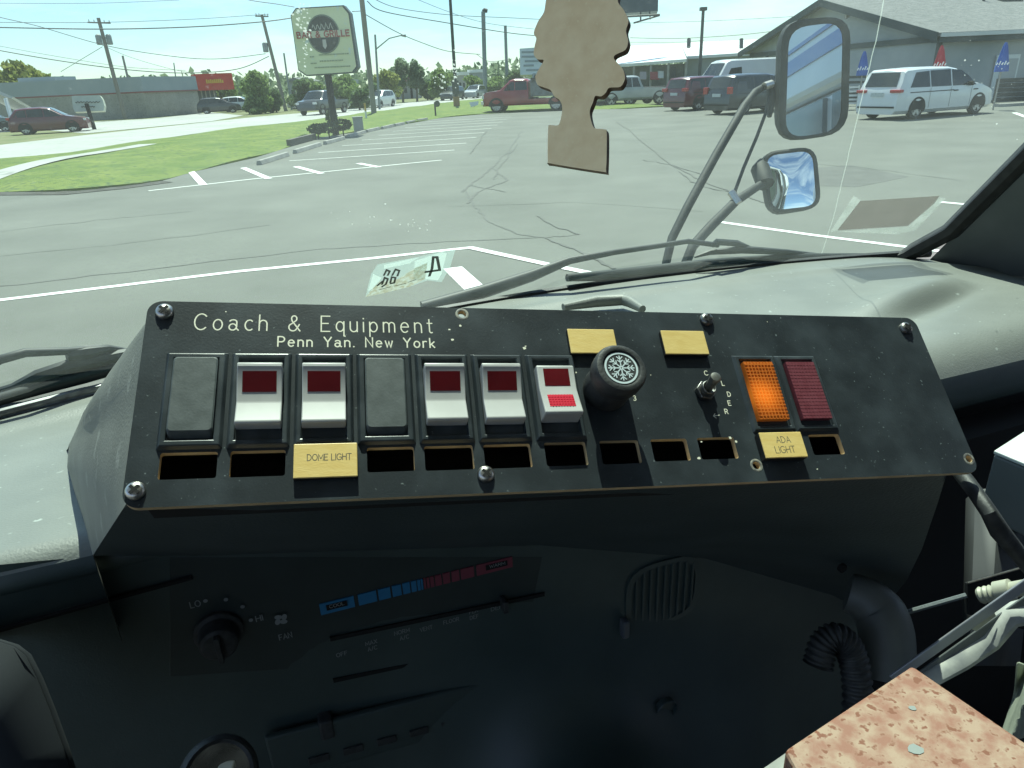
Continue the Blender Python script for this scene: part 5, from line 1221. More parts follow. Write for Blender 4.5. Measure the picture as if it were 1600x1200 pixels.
m = MB(); q = K + e2 * 13 + e1 * 6; m.box((q.x, q.y, 4.0), e2 * 4, e1 * 3, (0, 0, .55)); m.build('roof_unit', M['gfascia'], gb)
# red shop sign with illegible yellow writing
s0, s1 = Pd(308, 142, 86), Pd(367, 141, 88)
sg_ = thing('shop_sign', s0, 'red shop sign box with blurred yellow writing at the end of the grey building', 'sign')
sd = dirn(s0, s1); sn = Vector((sd.y, -sd.x, 0)); wS = (Vector((s1.x, s1.y, 0)) - Vector((s0.x, s0.y, 0))).length; z0 = s0.z; hS = (Pd(308, 118, 86) - s0).length
m = MB(); m.box((s0.x, s0.y, z0), sd * wS, -sn * 3.0, (0, 0, hS)); m.build('panel', mat('red_sign_face', (.58, .05, .028), .5, c2=(.52, .045, .028), scale=2), sg_)
m = MB(); x = wS * .28
rr = random.Random(5)
for k in range(9):
    w_ = wS * .045; o_ = Vector((s0.x, s0.y, z0)) + sd * x + sn * .03 + UPZ * hS * .42
    m.box(o_, sd * w_ * .8, sn * .02, (0, 0, hS * rr.choice((.17, .2, .24)))); x += wS * .052
m.build('lettering', mat('yellow_sign_letters', (.72, .46, .05), .5), sg_)
st_ = thing('glazed_shop', K + e1 * L2, 'glazed shop front under the red sign', 'building')
m = MB(); wallbox(m, Vector((s0.x, s0.y, 0)) - sn * 1.0 - sd * .3, Vector((s0.x, s0.y, 0)) + sd * wS * .52 - sn * 1.0, .0, z0 + .4, .3); m.build('wall', mat('shop_glass_wall', (.06, .075, .075), .3, c2=(.16, .17, .16), scale=.9), st_)
m = MB()
for k in range(5): q = Vector((s0.x, s0.y, 0)) + sd * (wS * .11 * k) - sn * .9; m.box(q, sd * .14, sn * .1, (0, 0, z0))
m.build('mullion', M['conc'], st_)
# pale board on a post with a two-line text
p = G(148, 203); bd = thing('notice_board', p, 'pale oval-ended board with two lines of script on a dark post', 'sign')
d = 0.0; dep = (p - CAM).dot(FW)
q4 = [Pd(x, y, dep) for x, y in [(112, 150), (117, 149.5), (156, 149), (160, 155), (163, 165), (162, 173), (117, 175), (114, 168)]]
m = MB(); m.prism(q4, FW * .25); m.build('board', mat('cream_board', (.58, .60, .48), .6, c2=(.5, .52, .42), scale=2), bd)
m = MB(); m.tube([p, Vector((p.x - .1, p.y, (q4[5].z + q4[0].z) / 2))], .14, 8); m.build('post', M['under'], bd)
def scribble(mb, x0, x1, y, amp, dep, w, seed, n=26):
    r = random.Random(seed); pts = [Pd(lerp(x0, x1, k / n), y + amp * math.sin(k * 1.9) * r.uniform(.5, 1.1), dep - .06) for k in range(n + 1)]
    ribbon(mb, pts, w, -FW)
m = MB(); scribble(m, 118, 156, 159.5, 1.3, dep, .05, 1); scribble(m, 127, 148, 166.5, 1.2, dep, .05, 2, 15); m.build('lettering', M['ink'], bd)
# canopy corner at the far left
cp_ = thing('canopy', G(23, 206), 'corner of a pale canopy roof on a white post at the left edge', 'canopy')
dep = (G(23, 206) - CAM).dot(FW)
m = MB(); m.tube([G(23, 206), Pd(9, 154, dep)], .14, 8); m.build('post', PAINTS['white'], cp_)
m = MB(); m.prism([Pd(-60, 118, dep), Pd(20, 151, dep), Pd(18, 154, dep), Pd(-60, 128, dep)], FW * 5); m.build('roof', mat('pale_canopy_roof', (.5, .5, .47), .6), cp_)

# ---- pole sign of the grill
p = G(525, 211); sdep = (p - CAM).dot(FW)
gs = thing('pole_sign', p, 'cream octagonal pole sign reading BAR & GRILLE over a dark round emblem', 'sign')
snm = (Vector((CAM.x, CAM.y, 0)) - Vector((p.x, p.y, 0))).normalized(); snm = Matrix.Rotation(R(-14), 3, 'Z') @ snm
pc = Vector((p.x, p.y, 0)) + snm * .25
def SP(x, y, l=0.0): return Pp(x, y, pc + snm * l, snm)
octo = [(462, 12.5), (537, 8), (547, 20), (560, 105), (553, 114), (479, 119), (466, 110), (454, 24)]
m = MB(); m.prism([SP(x, y) for x, y in octo], -snm * .5); m.build('cabinet', mat('dark_teal_sign_case', (.05, .075, .075), .5), gs)
oc_ = (507, 62); inn_ = [(oc_[0] + (x - oc_[0]) * .955 - 1.2, oc_[1] + (y - oc_[1]) * .965) for x, y in octo]
m = MB(); m.prism([SP(x, y, .03) for x, y in inn_], -snm * .02); m.build('sign_face', mat('cream_sign_face', (.74, .73, .45), .5, c2=(.80, .79, .52), scale=1.2, detail=6, c3=(.66, .72, .66), s3=3.0, t3=.63), gs)
sx_ = (SP(560, 105) - SP(478, 119)); sx_.z = 0; sx_.normalize(); ce = SP(505.5, 53.5, .05)
def sdisc(mb, rx, ry, l, a0=0, a1=360, n=40): 
    mb.poly(*[ce + snm * l + sx_ * (rx * math.cos(R(a0 + (a1 - a0) * k / n))) + UPZ * (ry * math.sin(R(a0 + (a1 - a0) * k / n))) for k in range(n + (1 if a1 - a0 < 360 else 0))])
k_ = sdep / FPX
m = MB(); sdisc(m, 24 * k_, 26 * k_, 0); m.build('emblem_ring', mat('emblem_ring', (.16, .19, .15), .5), gs)
m = MB(); sdisc(m, 22.2 * k_, 24 * k_, .01); em = m.build('emblem', mat('emblem_black', (.018, .022, .024), .5), gs)
m = MB(); o_ = ce + snm * .02 - sx_ * (36 * k_) - UPZ * (4.2 * k_)
m.add([o_, o_ + sx_ * 72 * k_, o_ + sx_ * 72 * k_ + UPZ * 9 * k_, o_ + UPZ * 9 * k_], [(0, 1, 2, 3)]); m.build('banner', mat('sign_banner', (.62, .60, .45), .5), gs)
m = MB(); strokes(m, "BAR & GRILLE", ce + snm * .03 - sx_ * (39 * k_) - UPZ * (3.6 * k_), sx_, UPZ, 7.6 * k_, 1.7 * k_, snm, 0, .3, .5, width=77 * k_)
m.build('lettering', mat('red_sign_letters', (.38, .06, .05), .5), gs)
m = MB()
for (x0, x1, y, a) in ((-15, 15, 9.5, 3.2),):
    pts = [ce + snm * .035 + sx_ * (lerp(x0, x1, k / 22) * k_) + UPZ * ((y + a * math.sin(k * 1.35) * (1 if k % 5 else 1.5)) * k_) for k in range(23)]; ribbon(m, pts, 1.0 * k_, snm)
m.poly(*[ce + snm * .036 + sx_ * (x * k_) + UPZ * (y * k_) for x, y in ((-2.5, -7), (2.5, -7), (3, -16), (0, -20), (-3, -16))])
m.build('emblem_script', mat('emblem_cream', (.55, .50, .46), .5), gs)
m = MB()
for (x0, x1, y) in ((-11, 33, -28), (-11, 22, -36.5), (-20, 33, -45), (-25, -18, -30), (-25, -18, -39)):
    q0 = ce + snm * .012 + sx_ * (x0 * k_) + UPZ * (y * k_); xx = 0
    r = random.Random(int(y)); 
    while xx < (x1 - x0) * k_:
        w_ = r.uniform(1.6, 4.2) * k_; m.add([q0 + sx_ * xx, q0 + sx_ * (xx + w_ * .8), q0 + sx_ * (xx + w_ * .8) + UPZ * 1.7 * k_, q0 + sx_ * xx + UPZ * 1.7 * k_], [(0, 1, 2, 3)]); xx += w_
m.build('small_print', mat('faded_sign_print', (.33, .36, .24), .6), gs)
m = MB(); m.tube([Vector((p.x, p.y, 0)), Vector((p.x, p.y, SP(516, 118).z + 1))], .155, 12); m.build('post', M['under'], gs)
# planting, timber and boxes at its foot
M['shrub'] = mat('dark_shrub_leaf', (.035, .06, .022), .8, c2=(.06, .085, .035), scale=5)
def leaves(mb, c, rad, n, s, rr, flat=1.0):
    for _ in range(n):
        while True:
            v = Vector((rr.uniform(-1, 1), rr.uniform(-1, 1), rr.uniform(-1, 1)))
            if .25 < v.length < 1: break
        v = v.normalized() * (v.length ** .5)
        q = Vector((c.x + v.x * rad[0], c.y + v.y * rad[1], c.z + v.z * rad[2]))
        a = Vector((rr.gauss(0, 1), rr.gauss(0, 1), rr.gauss(0, .7))).normalized(); b = a.orthogonal().normalized()
        b = (Matrix.Rotation(rr.uniform(0, 6.28), 3, a) @ b); z = a.cross(b); k = s * rr.uniform(.6, 1.3)
        mb.poly(q - b * k, q - z * k * .6, q + b * k, q + z * k * .6)
rr = random.Random(11)
for (x0, y0, rx, hz, lb) in ((498, 217, .55, .28, 'low dark shrub at the left end of the flower bed'), (515, 216, .5, .30, 'low dark shrub left of the sign post'), (537, 212, .5, .34, 'brownish shrub right of the sign post'), (521, 205, .35, .55, 'taller green tuft behind the sign post')):
    q = G(x0, y0); m = MB(); leaves(m, q + UPZ * (hz + .12), (rx * .8, rx * .8, hz * .7), 260, .08, rr); sh = thing('shrub', q, lb, 'shrub', 'shrubs at the foot of the pole sign'); m.build('foliage', M['shrub'], sh)
    m = MB(); m.tube([q, q + UPZ * (hz + .1)], .03, 6); m.build('stem', M['wood'] if 'wood' in M else M['under'], sh)
m = MB(); a, b = G(455, 229), G(495, 218); d = dirn(a, b); m.box(a, d * (b - a).length, Vector((-d.y, d.x, 0)) * .16, (0, 0, .25)); tb = m.build('bed_timber', mat('old_timber', (.16, .15, .12), .8, c2=(.1, .095, .08), scale=4, stretch=(1, 1, 8)), None, bevel=.01); tag(tb, 'grey timber edging left of the pole sign planting', 'timber')
M['boxgrey'] = mat('utility_grey', (.33, .35, .33), .6, c2=(.28, .3, .28), scale=3)
p = G(561, 208); m = MB(); m.box(p - Vector((.2, 0, 0)), (.42, .1, 0), (-.08, .3, 0), (0, 0, .66)); m.box(p - Vector((.23, .02, -.66)), (.48, .1, 0), (-.08, .36, 0), (0, 0, .05)); ub = m.build('utility_box', M['boxgrey'], None, bevel=.01); tag(ub, 'small grey utility box on the grass right of the pole sign', 'utility box')
p = G(573, 190); m = MB(); m.tube([p, p + UPZ * .6], .06, 8); m.tube([p + UPZ * .6, p + UPZ * 1.05], .06, 8, mi=1); mk = m.build('marker_post', [PAINTS['white'], mat('yellow_cap', (.55, .33, .06), .5)], None, smooth=True, angle=40); tag(mk, 'white marker post with a yellow top on the grass by the road', 'marker post')
p = G(681, 183); dep = (p - CAM).dot(FW); m = MB(); m.tube([p, Pd(679, 160, dep)], .05, 8); ms = m.build('sign_post', M['under'], None); tag(ms, 'thin post with a small dark disc on the grass near the lot entrance', 'sign')
m = MB(); c_ = Pd(683, 162.5, dep - .1); m.lathe(c_, -FW, [(0, .19), (.05, .19)], 16); m.build('disc', M['shrub'], ms)
p = G(741, 171); dep = (p - CAM).dot(FW); ww = thing('yard_sign', p, 'small white yard sign on the grass left of the dump truck', 'sign'); m = MB(); m.prism([Pd(733, 160, dep), Pd(748, 158, dep), Pd(747, 164, dep), Pd(736, 167, dep)], FW * .03); m.build('board', PAINTS['white'], ww)
m = MB(); m.tube([p, Pd(741, 163, dep + .05)], .02, 6); m.build('stake', M['under'], ww)

# ---- utility poles, lamp poles and wires
M['wood'] = mat('weathered_pole', (.20, .185, .16), .85, c2=(.27, .25, .22), scale=3, detail=6, stretch=(4, 4, .3))
M['polegrey'] = mat('galvanised_pole', (.20, .24, .24), .6, c2=(.25, .29, .29), scale=3)
M['poledark'] = mat('dark_pole', (.06, .07, .07), .6)
def vtop(base, x, y):            # point above base along its own bearing that projects near (x, y)
    d = Vector((base.x, base.y, 0)); d.normalize(); return Pp(x, y, base, d)
def pole(name, bpx, tpx, r0, r1, mt, label, cat, group=None):
    b = G(*bpx); t = vtop(b, *tpx); th = thing(name, b, label, cat, group)
    m = MB(); m.tube([b - UPZ * .1, lerp(b, t, .5), t], [r0, (r0 + r1) / 2, r1], 10); m.build('shaft', M[mt], th, smooth=True); return th, b, t
def xarm(th, b, t, f, w, mt='wood', tilt=0):
    c = lerp(b, t, f); m = MB(); d = Vector((b.y, -b.x, 0)).normalized(); d = (d * math.cos(.5) + Vector((b.x, b.y, 0)).normalized() * math.sin(.5))
    m.box(c - d * w - UPZ * .06, d * 2 * w, Vector((-d.y, d.x, 0)) * .1, (0, 0, .12)); m.build('crossarm', M[mt], th)
    for k in (-.9, -.45, .45, .9):
        m = MB(); m.tube([c + d * w * k + UPZ * .05, c + d * w * k + UPZ * .25], .04, 6); m.build('insulator', M['conc'], th)
def can(th, b, t, f, side, n=1):
    d = Vector((b.y, -b.x, 0)).normalized(); 
    for k in range(n):
        c = lerp(b, t, f) + d * (side * (.45 + 0 * k)) * (1 if k == 0 else -1); m = MB(); m.lathe(c - UPZ * .5, (0, 0, 1), [(0, .22), (.05, .27), (.8, .27), (.9, .2), (.95, .05)], 12); m.tube([c + UPZ * .1, c - d * (side * .4) * (1 if k == 0 else -1) + UPZ * .1], .05, 6); m.build('transformer', M['boxgrey'], th, smooth=True, angle=40)
P1 = pole('utility_pole', (196, 187), (153.5, 28), .21, .16, 'wood', 'leaning wooden utility pole with two transformers before the grey building', 'utility pole', 'utility poles'); xarm(*P1, .955, 1.1); can(*P1, .80, 1, 2)
P2 = pole('utility_pole', (214, 183), (191.5, 87), .14, .11, 'wood', 'short bare wooden pole right of the transformer pole', 'utility pole', 'utility poles')
P3 = pole('lamp_pole', (281, 172), (271.5, 98), .10, .08, 'polegrey', 'thin pale lamp pole rising behind the grey building', 'lamp pole', 'lamp poles')
P4 = pole('utility_pole', (447, 174), (409, 23), .20, .15, 'wood', 'leaning wooden utility pole with one transformer left of the grille sign', 'utility pole', 'utility poles'); xarm(*P4, .985, .7); can(*P4, .68, -1, 1)
P5 = pole('lamp_pole', (456, 172), (443.5, 83), .11, .09, 'polegrey', 'thin lamp pole just left of the grille sign post', 'lamp pole', 'lamp poles')
P6 = pole('utility_pole', (585, 182), (561, -40), .20, .17, 'wood', 'big wooden utility pole just right of the grille sign', 'utility pole', 'utility poles')
P7 = pole('street_lamp', (593, 170), (586, 54), .12, .09, 'polegrey', 'street lamp with a long bracket arm right of the big utility pole', 'street lamp')
th, b, t = P7; dep = (t - CAM).dot(FW); m = MB(); m.tube([t - UPZ * 1.2, Pd(608, 60, dep), Pd(626, 55.5, dep), Pd(634, 56, dep)], [.06, .05, .05, .14], 8); m.build('bracket_arm', M['polegrey'], th, smooth=True)
P8 = pole('utility_pole', (714, 170), (701, -40), .14, .11, 'poledark', 'tall thin dark pole between the white SUV and the square lamp pole', 'pole', 'utility poles')
m = MB(); c_ = lerp(P8[1], P8[2], .05); m.cbox(c_, .5, .4, .9); m.build('base_cover', M['yellow'] if False else mat('orange_base', (.34, .20, .09), .7), P8[0])
m = MB(); c_ = lerp(P8[1], P8[2], .17); m.cbox(c_ - Vector((0, .2, 0)), .55, .3, 1.0); m.build('meter_box', M['poledark'], P8[0])
P9 = pole('lamp_pole', (758.5, 152), (755, 18), .30, .27, 'polegrey', 'thick square lamp pole left of the ornament', 'lamp pole', 'lamp poles')
m = MB(); dep = (P9[2] - CAM).dot(FW); m.tube([P9[2], Pd(757, 16, dep), Pd(761.5, 17, dep)], [.25, .3, .25], 8); m.build('lamp_head', M['poledark'], P9[0])
P10 = pole('lamp_pole', (793, 150), (789.5, 40), .22, .2, 'polegrey', 'thin lamp pole between the thick lamp pole and the ornament', 'lamp pole', 'lamp poles')
P11 = pole('lamp_pole', (1091, 152), (1099, 14), .14, .12, 'poledark', 'lamp pole rising in front of the white metal roof', 'lamp pole', 'lamp poles')
m = MB(); m.cbox(P11[2], .5, .5, .25); m.build('lamp_head', M['poledark'], P11[0])
def wire(pts, d0, d1, r, lb):
    n = 14; out = []; L_ = len(pts) - 1
    for k in range(n * L_ + 1):
        s = k / n; i = min(int(s), L_ - 1); t = s - i; p0, p1 = pts[i], pts[i + 1]; pm, pn = pts[max(i - 1, 0)], pts[min(i + 2, L_)]
        def cr_(a, b, c, d): return .5 * (2 * b + (c - a) * t + (2 * a - 5 * b + 4 * c - d) * t * t + (3 * b - a - 3 * c + d) * t ** 3)
        out.append(Pd(cr_(pm[0], p0[0], p1[0], pn[0]), cr_(pm[1], p0[1], p1[1], pn[1]), lerp(d0, d1, k / (n * L_))))
    m = MB(); m.tube(out, r, 5); o = m.build('overhead_wire', M['poledark'], None, smooth=True); tag(o, lb, 'wire', 'overhead wires')
for pts, d0, d1, r, lb in [
    ([(-60, 42), (0, 43), (160, 45.5), (300, 42), (410, 34), (462, 27)], 60, 66, .05, 'thick wire across the transformers pole just under its top'),
    ([(-60, 34), (0, 35), (152, 35), (300, 30), (420, 22)], 62, 68, .022, 'thin wire running along the top of the transformers pole'),
    ([(-40, 15), (0, 27), (60, 41), (165, 71), (270, 88), (340, 92), (415, 84)], 62, 72, .03, 'wire sagging from the upper left edge past both leaning poles'),
    ([(-40, 70), (0, 79), (100, 96), (200, 109), (290, 114), (370, 108), (420, 88)], 64, 74, .04, 'lowest heavy wire sagging above the grey building'),
    ([(-40, 63), (0, 72), (100, 90), (200, 105), (290, 110)], 66, 74, .018, 'thin wire just above the heavy low wire'),
    ([(95, 112), (160, 73)], 68, 64, .022, 'short slanting guy wire left of the transformers pole'),
    ([(150, 66), (200, 88), (260, 106), (300, 114)], 66, 78, .018, 'thin wire dropping to the right of the transformers pole'),
    ([(-40, 4), (0, 5), (150, 5), (280, 0)], 70, 70, .018, 'faint wire along the top left edge of the sky'),
    ([(380, -2), (400, 2), (430, 6), (460, 11)], 60, 60, .03, 'wire meeting the top of the grille sign'),
    ([(550, 18), (568, 17)], 55, 55, .03, 'short bracket wire from the grille sign to the big pole'),
    ([(570, 22), (620, 50), (660, 67), (700, 80), (750, 85)], 56, 90, .035, 'wire falling right from the big pole toward the square lamp pole'),
    ([(574, 2), (600, 18), (700, 36), (800, 52), (870, 58)], 56, 80, .04, 'thick wire from the big pole passing behind the ornament'),
    ([(580, -4), (620, 12), (700, 23), (800, 28), (880, 32)], 56, 80, .028, 'upper wire from the big pole passing behind the ornament'),
    ([(640, -6), (700, 18), (760, 36), (840, 46)], 60, 80, .02, 'thin wire crossing above the square lamp pole'),
    ([(745, 85), (765, 96), (800, 92)], 90, 90, .03, 'thin drooping wire right of the square lamp pole'),
    ([(985, 36), (1100, 33), (1220, 27), (1300, 21)], 70, 60, .02, 'upper faint wire right of the billboard'),
    ([(985, 59), (1060, 60), (1150, 55), (1215, 48)], 72, 66, .03, 'wire over the white metal roof'),
    ([(985, 66), (1060, 66), (1100, 63)], 74, 70, .02, 'lower wire just above the white metal roof')]:
    wire(pts, d0, d1, r, lb)

# ---- white-roofed building behind the parked cars
dA, dB = 66.0, 60.0
wr = thing('metal_roof_building', Pd(1080, 140, 66), 'low grey building with a bright white metal roof behind the parked cars', 'building')
M['whiteroof'] = mat('white_metal_roof', (.80, .81, .78), .4, c2=(.72, .73, .70), scale=.8)
M['bluegrey'] = mat('blue_grey_siding', (.33, .355, .36), .7, c2=(.37, .39, .395), scale=1.2, detail=5)
def vp(x, y, d): return Pd(x, y, d)
e0, e1_, e2_, e3 = vp(900, 106, 64), vp(1073, 92, 58), vp(1073, 88, 60), vp(1200, 80, 56)
r0, r1 = vp(900, 76, 80), vp(1210, 60, 70)
rm = lerp(r0, r1, .56)
m = MB(); m.prism([e0, e1_, rm, r0], (0, 0, -.22)); m.prism([e2_, e3, r1, rm + UPZ * .02], (0, 0, -.22)); m.build('roof', M['whiteroof'], wr)
m = MB()
def drop(p, z=0): return Vector((p.x, p.y, z))
def inw(p, k=1.2): d = Vector((p.x, p.y, 0)).normalized(); return p + d * k
w0, w1_, w2_, w3 = inw(e0, 3.2), inw(e1_, 3.2), inw(e2_, .8), inw(e3, .8)
wallbox(m, drop(w2_), drop(w3), 0, min(w2_.z, w3.z) - .1, -.3); m.build('side_wall', M['bluegrey'], wr)
m = MB(); wallbox(m, drop(w0), drop(w1_), 0, min(w0.z, w1_.z) - .1, -.3); m.build('front_wall', mat('dark_shopfront', (.07, .085, .085), .4, c2=(.14, .155, .15), scale=1.1), wr)
m = MB()
for k in range(7):
    q = lerp(e0, e1_, .1 + .15 * k); q = inw(q, .2); m.tube([drop(q), q], .1, 8)
m.build('porch_post', M['conc'], wr)
for (x0, y0, x1, y1, c) in ((1016, 112, 1030, 124, (.32, .05, .05)), (1028, 111, 1037, 122, (.6, .6, .58)), (1000, 112, 1010, 124, (.35, .30, .30)), (1048, 104, 1056, 124, (.03, .04, .04))):
    dd = (w1_ - CAM).dot(FW) - 1; m = MB(); m.prism([vp(x0, y0, dd), vp(x1, y0, dd), vp(x1, y1, dd), vp(x0, y1, dd)], FW * .1); m.build('window_poster', mat('poster', c, .6), wr)
for x, y0, y1 in ((1076, 74, 61), (1158, 82, 61)):
    m = MB(); dd = 62; m.tube([vp(x, y0, dd), vp(x + .5, y1, dd)], .17, 8); m.build('roof_vent', M['poledark'], wr)
# ---- restaurant with the gable
C_, L_c = G(1455, 161.5), G(1168, 152); R_c = C_ + (Vector((.96, .28, 0))).normalized() * 22
gd = dirn(C_, L_c); 
zc = vtop(C_, 1452, 50).z; zl = vtop(L_c, 1168, 80).z; ez = (zc + zl) / 2
rs = thing('gabled_restaurant', C_, 'blue-grey gabled restaurant with a shingled roof on the right', 'building')
mid = (C_ + L_c) / 2; apex = vtop(mid, 1296, 3); az = apex.z
rdv = Vector((gd.y, -gd.x, 0)); rdv = rdv if rdv.x > 0 else -rdv
DEP = 24.0
m = MB(); gpts = [drop(C_), drop(C_, zc - .02), drop(mid, az - .02), drop(L_c, zl - .02), drop(L_c)]
m.prism(gpts, rdv * .3); m.prism([drop(C_) + gd * .001, drop(C_, zc - .1), drop(C_, zc - .1) + rdv * DEP, drop(C_) + rdv * DEP], gd * .3)
m.build('wall', M['bluegrey'], rs)
M['shingle'] = mat('grey_shingles', (.15, .155, .15), .9, c2=(.21, .21, .205), scale=3, detail=8, c3=(.10, .105, .10), s3=9, t3=.58)
M['fascia'] = mat('dark_fascia', (.05, .065, .062), .6)
def slope(a, b, o, t=.14):             # eave a, ridge b extruded along the ridge
    m = MB(); d = (b - a); n = d.cross(rdv).normalized(); 
    if n.z < 0: n = -n
    m.prism([a - rdv * o, b - rdv * o, b + rdv * DEP, a + rdv * DEP], n * t); return m
ridge = drop(mid, az); ea = drop(C_, zc) - gd * .6 - UPZ * .22; eb = drop(L_c, zl) + gd * .6 - UPZ * .22
slope(ea, ridge, .7).build('roof', M['shingle'], rs, label='shingled roof slope above the umbrellas'); slope(eb, ridge + UPZ * .003, .7).build('roof', M['shingle'], rs)
m = MB()
for a, b in ((ea, ridge), (eb, ridge)):
    m.prism([a - rdv * .72 + UPZ * .17, b - rdv * .72 + UPZ * .17, b - rdv * .72 - UPZ * .22, a - rdv * .72 - UPZ * .22], -rdv * .06)
m.build('rake_board', M['fascia'], rs)
m = MB(); m.box(ea - rdv * .6 - UPZ * .05, rdv * DEP, -gd * .08, (0, 0, .17)); m.build('gutter', mat('white_gutter', (.62, .63, .60), .5), rs)
m = MB(); m.box(ea - rdv * .6 - UPZ * .28, rdv * DEP, gd * .55, (0, 0, .2)); m.build('soffit', M['fascia'], rs)
zt_ = zc - .45
m = MB(); wallbox(m, drop(C_) - rdv * .06, drop(L_c) - rdv * .06, zt_, zt_ + .28, .05); m.build('band', M['fascia'], rs)
m = MB(); m.box(drop(C_) - rdv * .18 - gd * .05, gd * .18, rdv * .18, (0, 0, zc)); q = drop(C_) + gd * ((L_c - C_).length * .86); m.box(q - rdv * .18, gd * .16, rdv * .16, (0, 0, zt_)); m.build('corner_post', M['fascia'], rs)
m = MB(); c_ = vtop(C_ + gd * 8, 1336, 25); m.lathe(c_ - rdv * .35, -rdv, [(0, .05), (.1, .12), (.25, .14)], 12); m.build('flood_light', M['conc'], rs)
q = Pp(1566, 128, C_, gd); m = MB(); 
q0 = Vector((q.x, q.y, 0)); m.box(q0 - rdv * .65 - gd * .05, rdv * 1.25, -gd * .06, (0, 0, 2.05)); fr = m.build('door', mat('white_door_frame', (.66, .68, .66), .5), rs, label='white framed door behind the right blue umbrella')
m = MB(); m.box(q0 - rdv * .38 - gd * .10 + UPZ * .15, rdv * .9, -gd * .02, (0, 0, 1.72)); m.build('door_glass', M['bluegrey'], fr)
m = MB(); c_ = vtop(C_ + rdv * 5, 1536, 8) ; q = Pp(1536, 6, ridge * .5 + ea * .5, (ridge - ea).cross(rdv).normalized()); m.tube([q - UPZ * .1, q + UPZ * 1.0], .08, 8); m.build('roof_pipe', M['fascia'], rs)
q = Pp(1575, 5, ridge * .5 + ea * .5, (ridge - ea).cross(rdv).normalized()); m = MB(); m.cbox(q + UPZ * .05, 1.2, .8, .3); m.build('roof_vent', M['fascia'], rs)
# patio: fence, umbrellas, tables
M['fence'] = mat('black_fence', (.022, .028, .03), .6)
def fence(a, b, h, lb, rails=6, solid=False):
    f = thing('patio_fence', a, lb, 'fence'); d = dirn(a, b); n = Vector((-d.y, d.x, 0)); ln = (b - a).length
    m = MB()
    for k in range(int(ln / 1.8) + 1): q = a + d * min(1.8 * k, ln - .08); m.box(q, d * .08, n * .08, (0, 0, h + .05))
    m.build('post', M['fence'], f); m = MB()
    for k in range(rails): m.box(a + UPZ * (h * (k + .35) / rails) + n * .082, d * ln, n * .03, (0, 0, h / rails * (.92 if solid else .5)))
    m.build('rail', M['fence'], f)
fa, fb = G(1316, 166), G(1470, 165.5)
fence(fa, fb, 1.45, 'black slatted patio fence behind the white minivan')
fence(G(1551, 162), G(1680, 157), 1.0, 'dark solid patio fence right of the white minivan', 5, True)
def umbrella(px, ytop, ybot, at_, mt, lb, mark):
    r_ = ray(px[1], ybot); h_ = Vector((r_.x, r_.y, 0)).normalized() * at_; b = h_; t = vtop(b, px[0], ytop); t = Vector((lerp(t.x, b.x, .5), lerp(t.y, b.y, .5), t.z)); u = thing('patio_umbrella', b, lb, 'umbrella', 'closed umbrellas on the patio')
    zb = vtop(b, px[1], ybot).z
    m = MB(); m.tube([b, Vector((b.x, b.y, zb + .3))], .03, 8); m.build('pole', M['conc'], u)
    m = MB(); n = 20; rows = []
    for k in range(9):
        s = k / 8; z = lerp(t.z, zb, s); r = .04 + .21 * (s ** .75) * (1 if s < .9 else .92)
        c0 = lerp(Vector((t.x, t.y, z)), Vector((b.x, b.y, z)), s)
        rows.append([c0 + Vector((math.cos(2 * math.pi * j / n), math.sin(2 * math.pi * j / n), 0)) * r * (1 + .13 * math.cos(8 * 2 * math.pi * j / n + s)) for j in range(n)])
    m.grid(rows, closed=True); m.poly(*rows[0]); cn = m.build('canopy', mt, u, smooth=True)
    m = MB(); d = Vector((-b.x, -b.y, 0)).normalized(); sxx = Vector((-d.y, d.x, 0)); c0 = Vector((b.x, b.y, lerp(t.z, zb, .72))) + d * .37
    for k in range(5): m.tube([c0 + sxx * (-.2 + .09 * k) - UPZ * .05, c0 + sxx * (-.16 + .09 * k) + UPZ * .09 * (1 if k % 2 else .4)], .022, 5)
    m.build('printed_mark', mark, cn)
M['ublue'] = mat('blue_canvas', (.02, .085, .36), .8, c2=(.03, .11, .42), scale=3); M['ured'] = mat('red_canvas', (.50, .03, .05), .8, c2=(.42, .025, .04), scale=3)
umbrella((1350, 1347), 80, 118, 35.5, M['ublue'], 'closed blue umbrella left of the white minivan roof', PAINTS['white'])
umbrella((1470, 1467), 71, 112, 35.0, M['ured'], 'closed red umbrella above the white minivan roof', PAINTS['white'])
umbrella((1571, 1564), 66, 112, 36.0, M['ublue'], 'closed blue umbrella before the white door', PAINTS['white'])
m = MB(); a = G(1553, 167); m.box(a, rdv * 1.3, -gd * .3, (0, 0, .12)); o = m.build('kerb_block', M['conc'], None); tag(o, 'pale concrete block at the foot of the patio fence', 'block')
ch_ = thing('stacked_chairs', G(1331, 172), 'stack of white chairs left of the white minivan', 'chairs')
m = MB(); p = G(1331, 172)
for k in range(5): m.box(p + Vector((-.3, 0, .25 + .17 * k)), (.55, .1, 0), (-.1, .4, 0), (0, 0, .07))
m.build('seat', PAINTS['white'], ch_); m = MB()
for dx in (-.28, .2): m.box(p + Vector((dx, .02, 0)), (.05, 0, 0), (0, .05, 0), (0, 0, 1.05))
m.build('leg', PAINTS['white'], ch_)
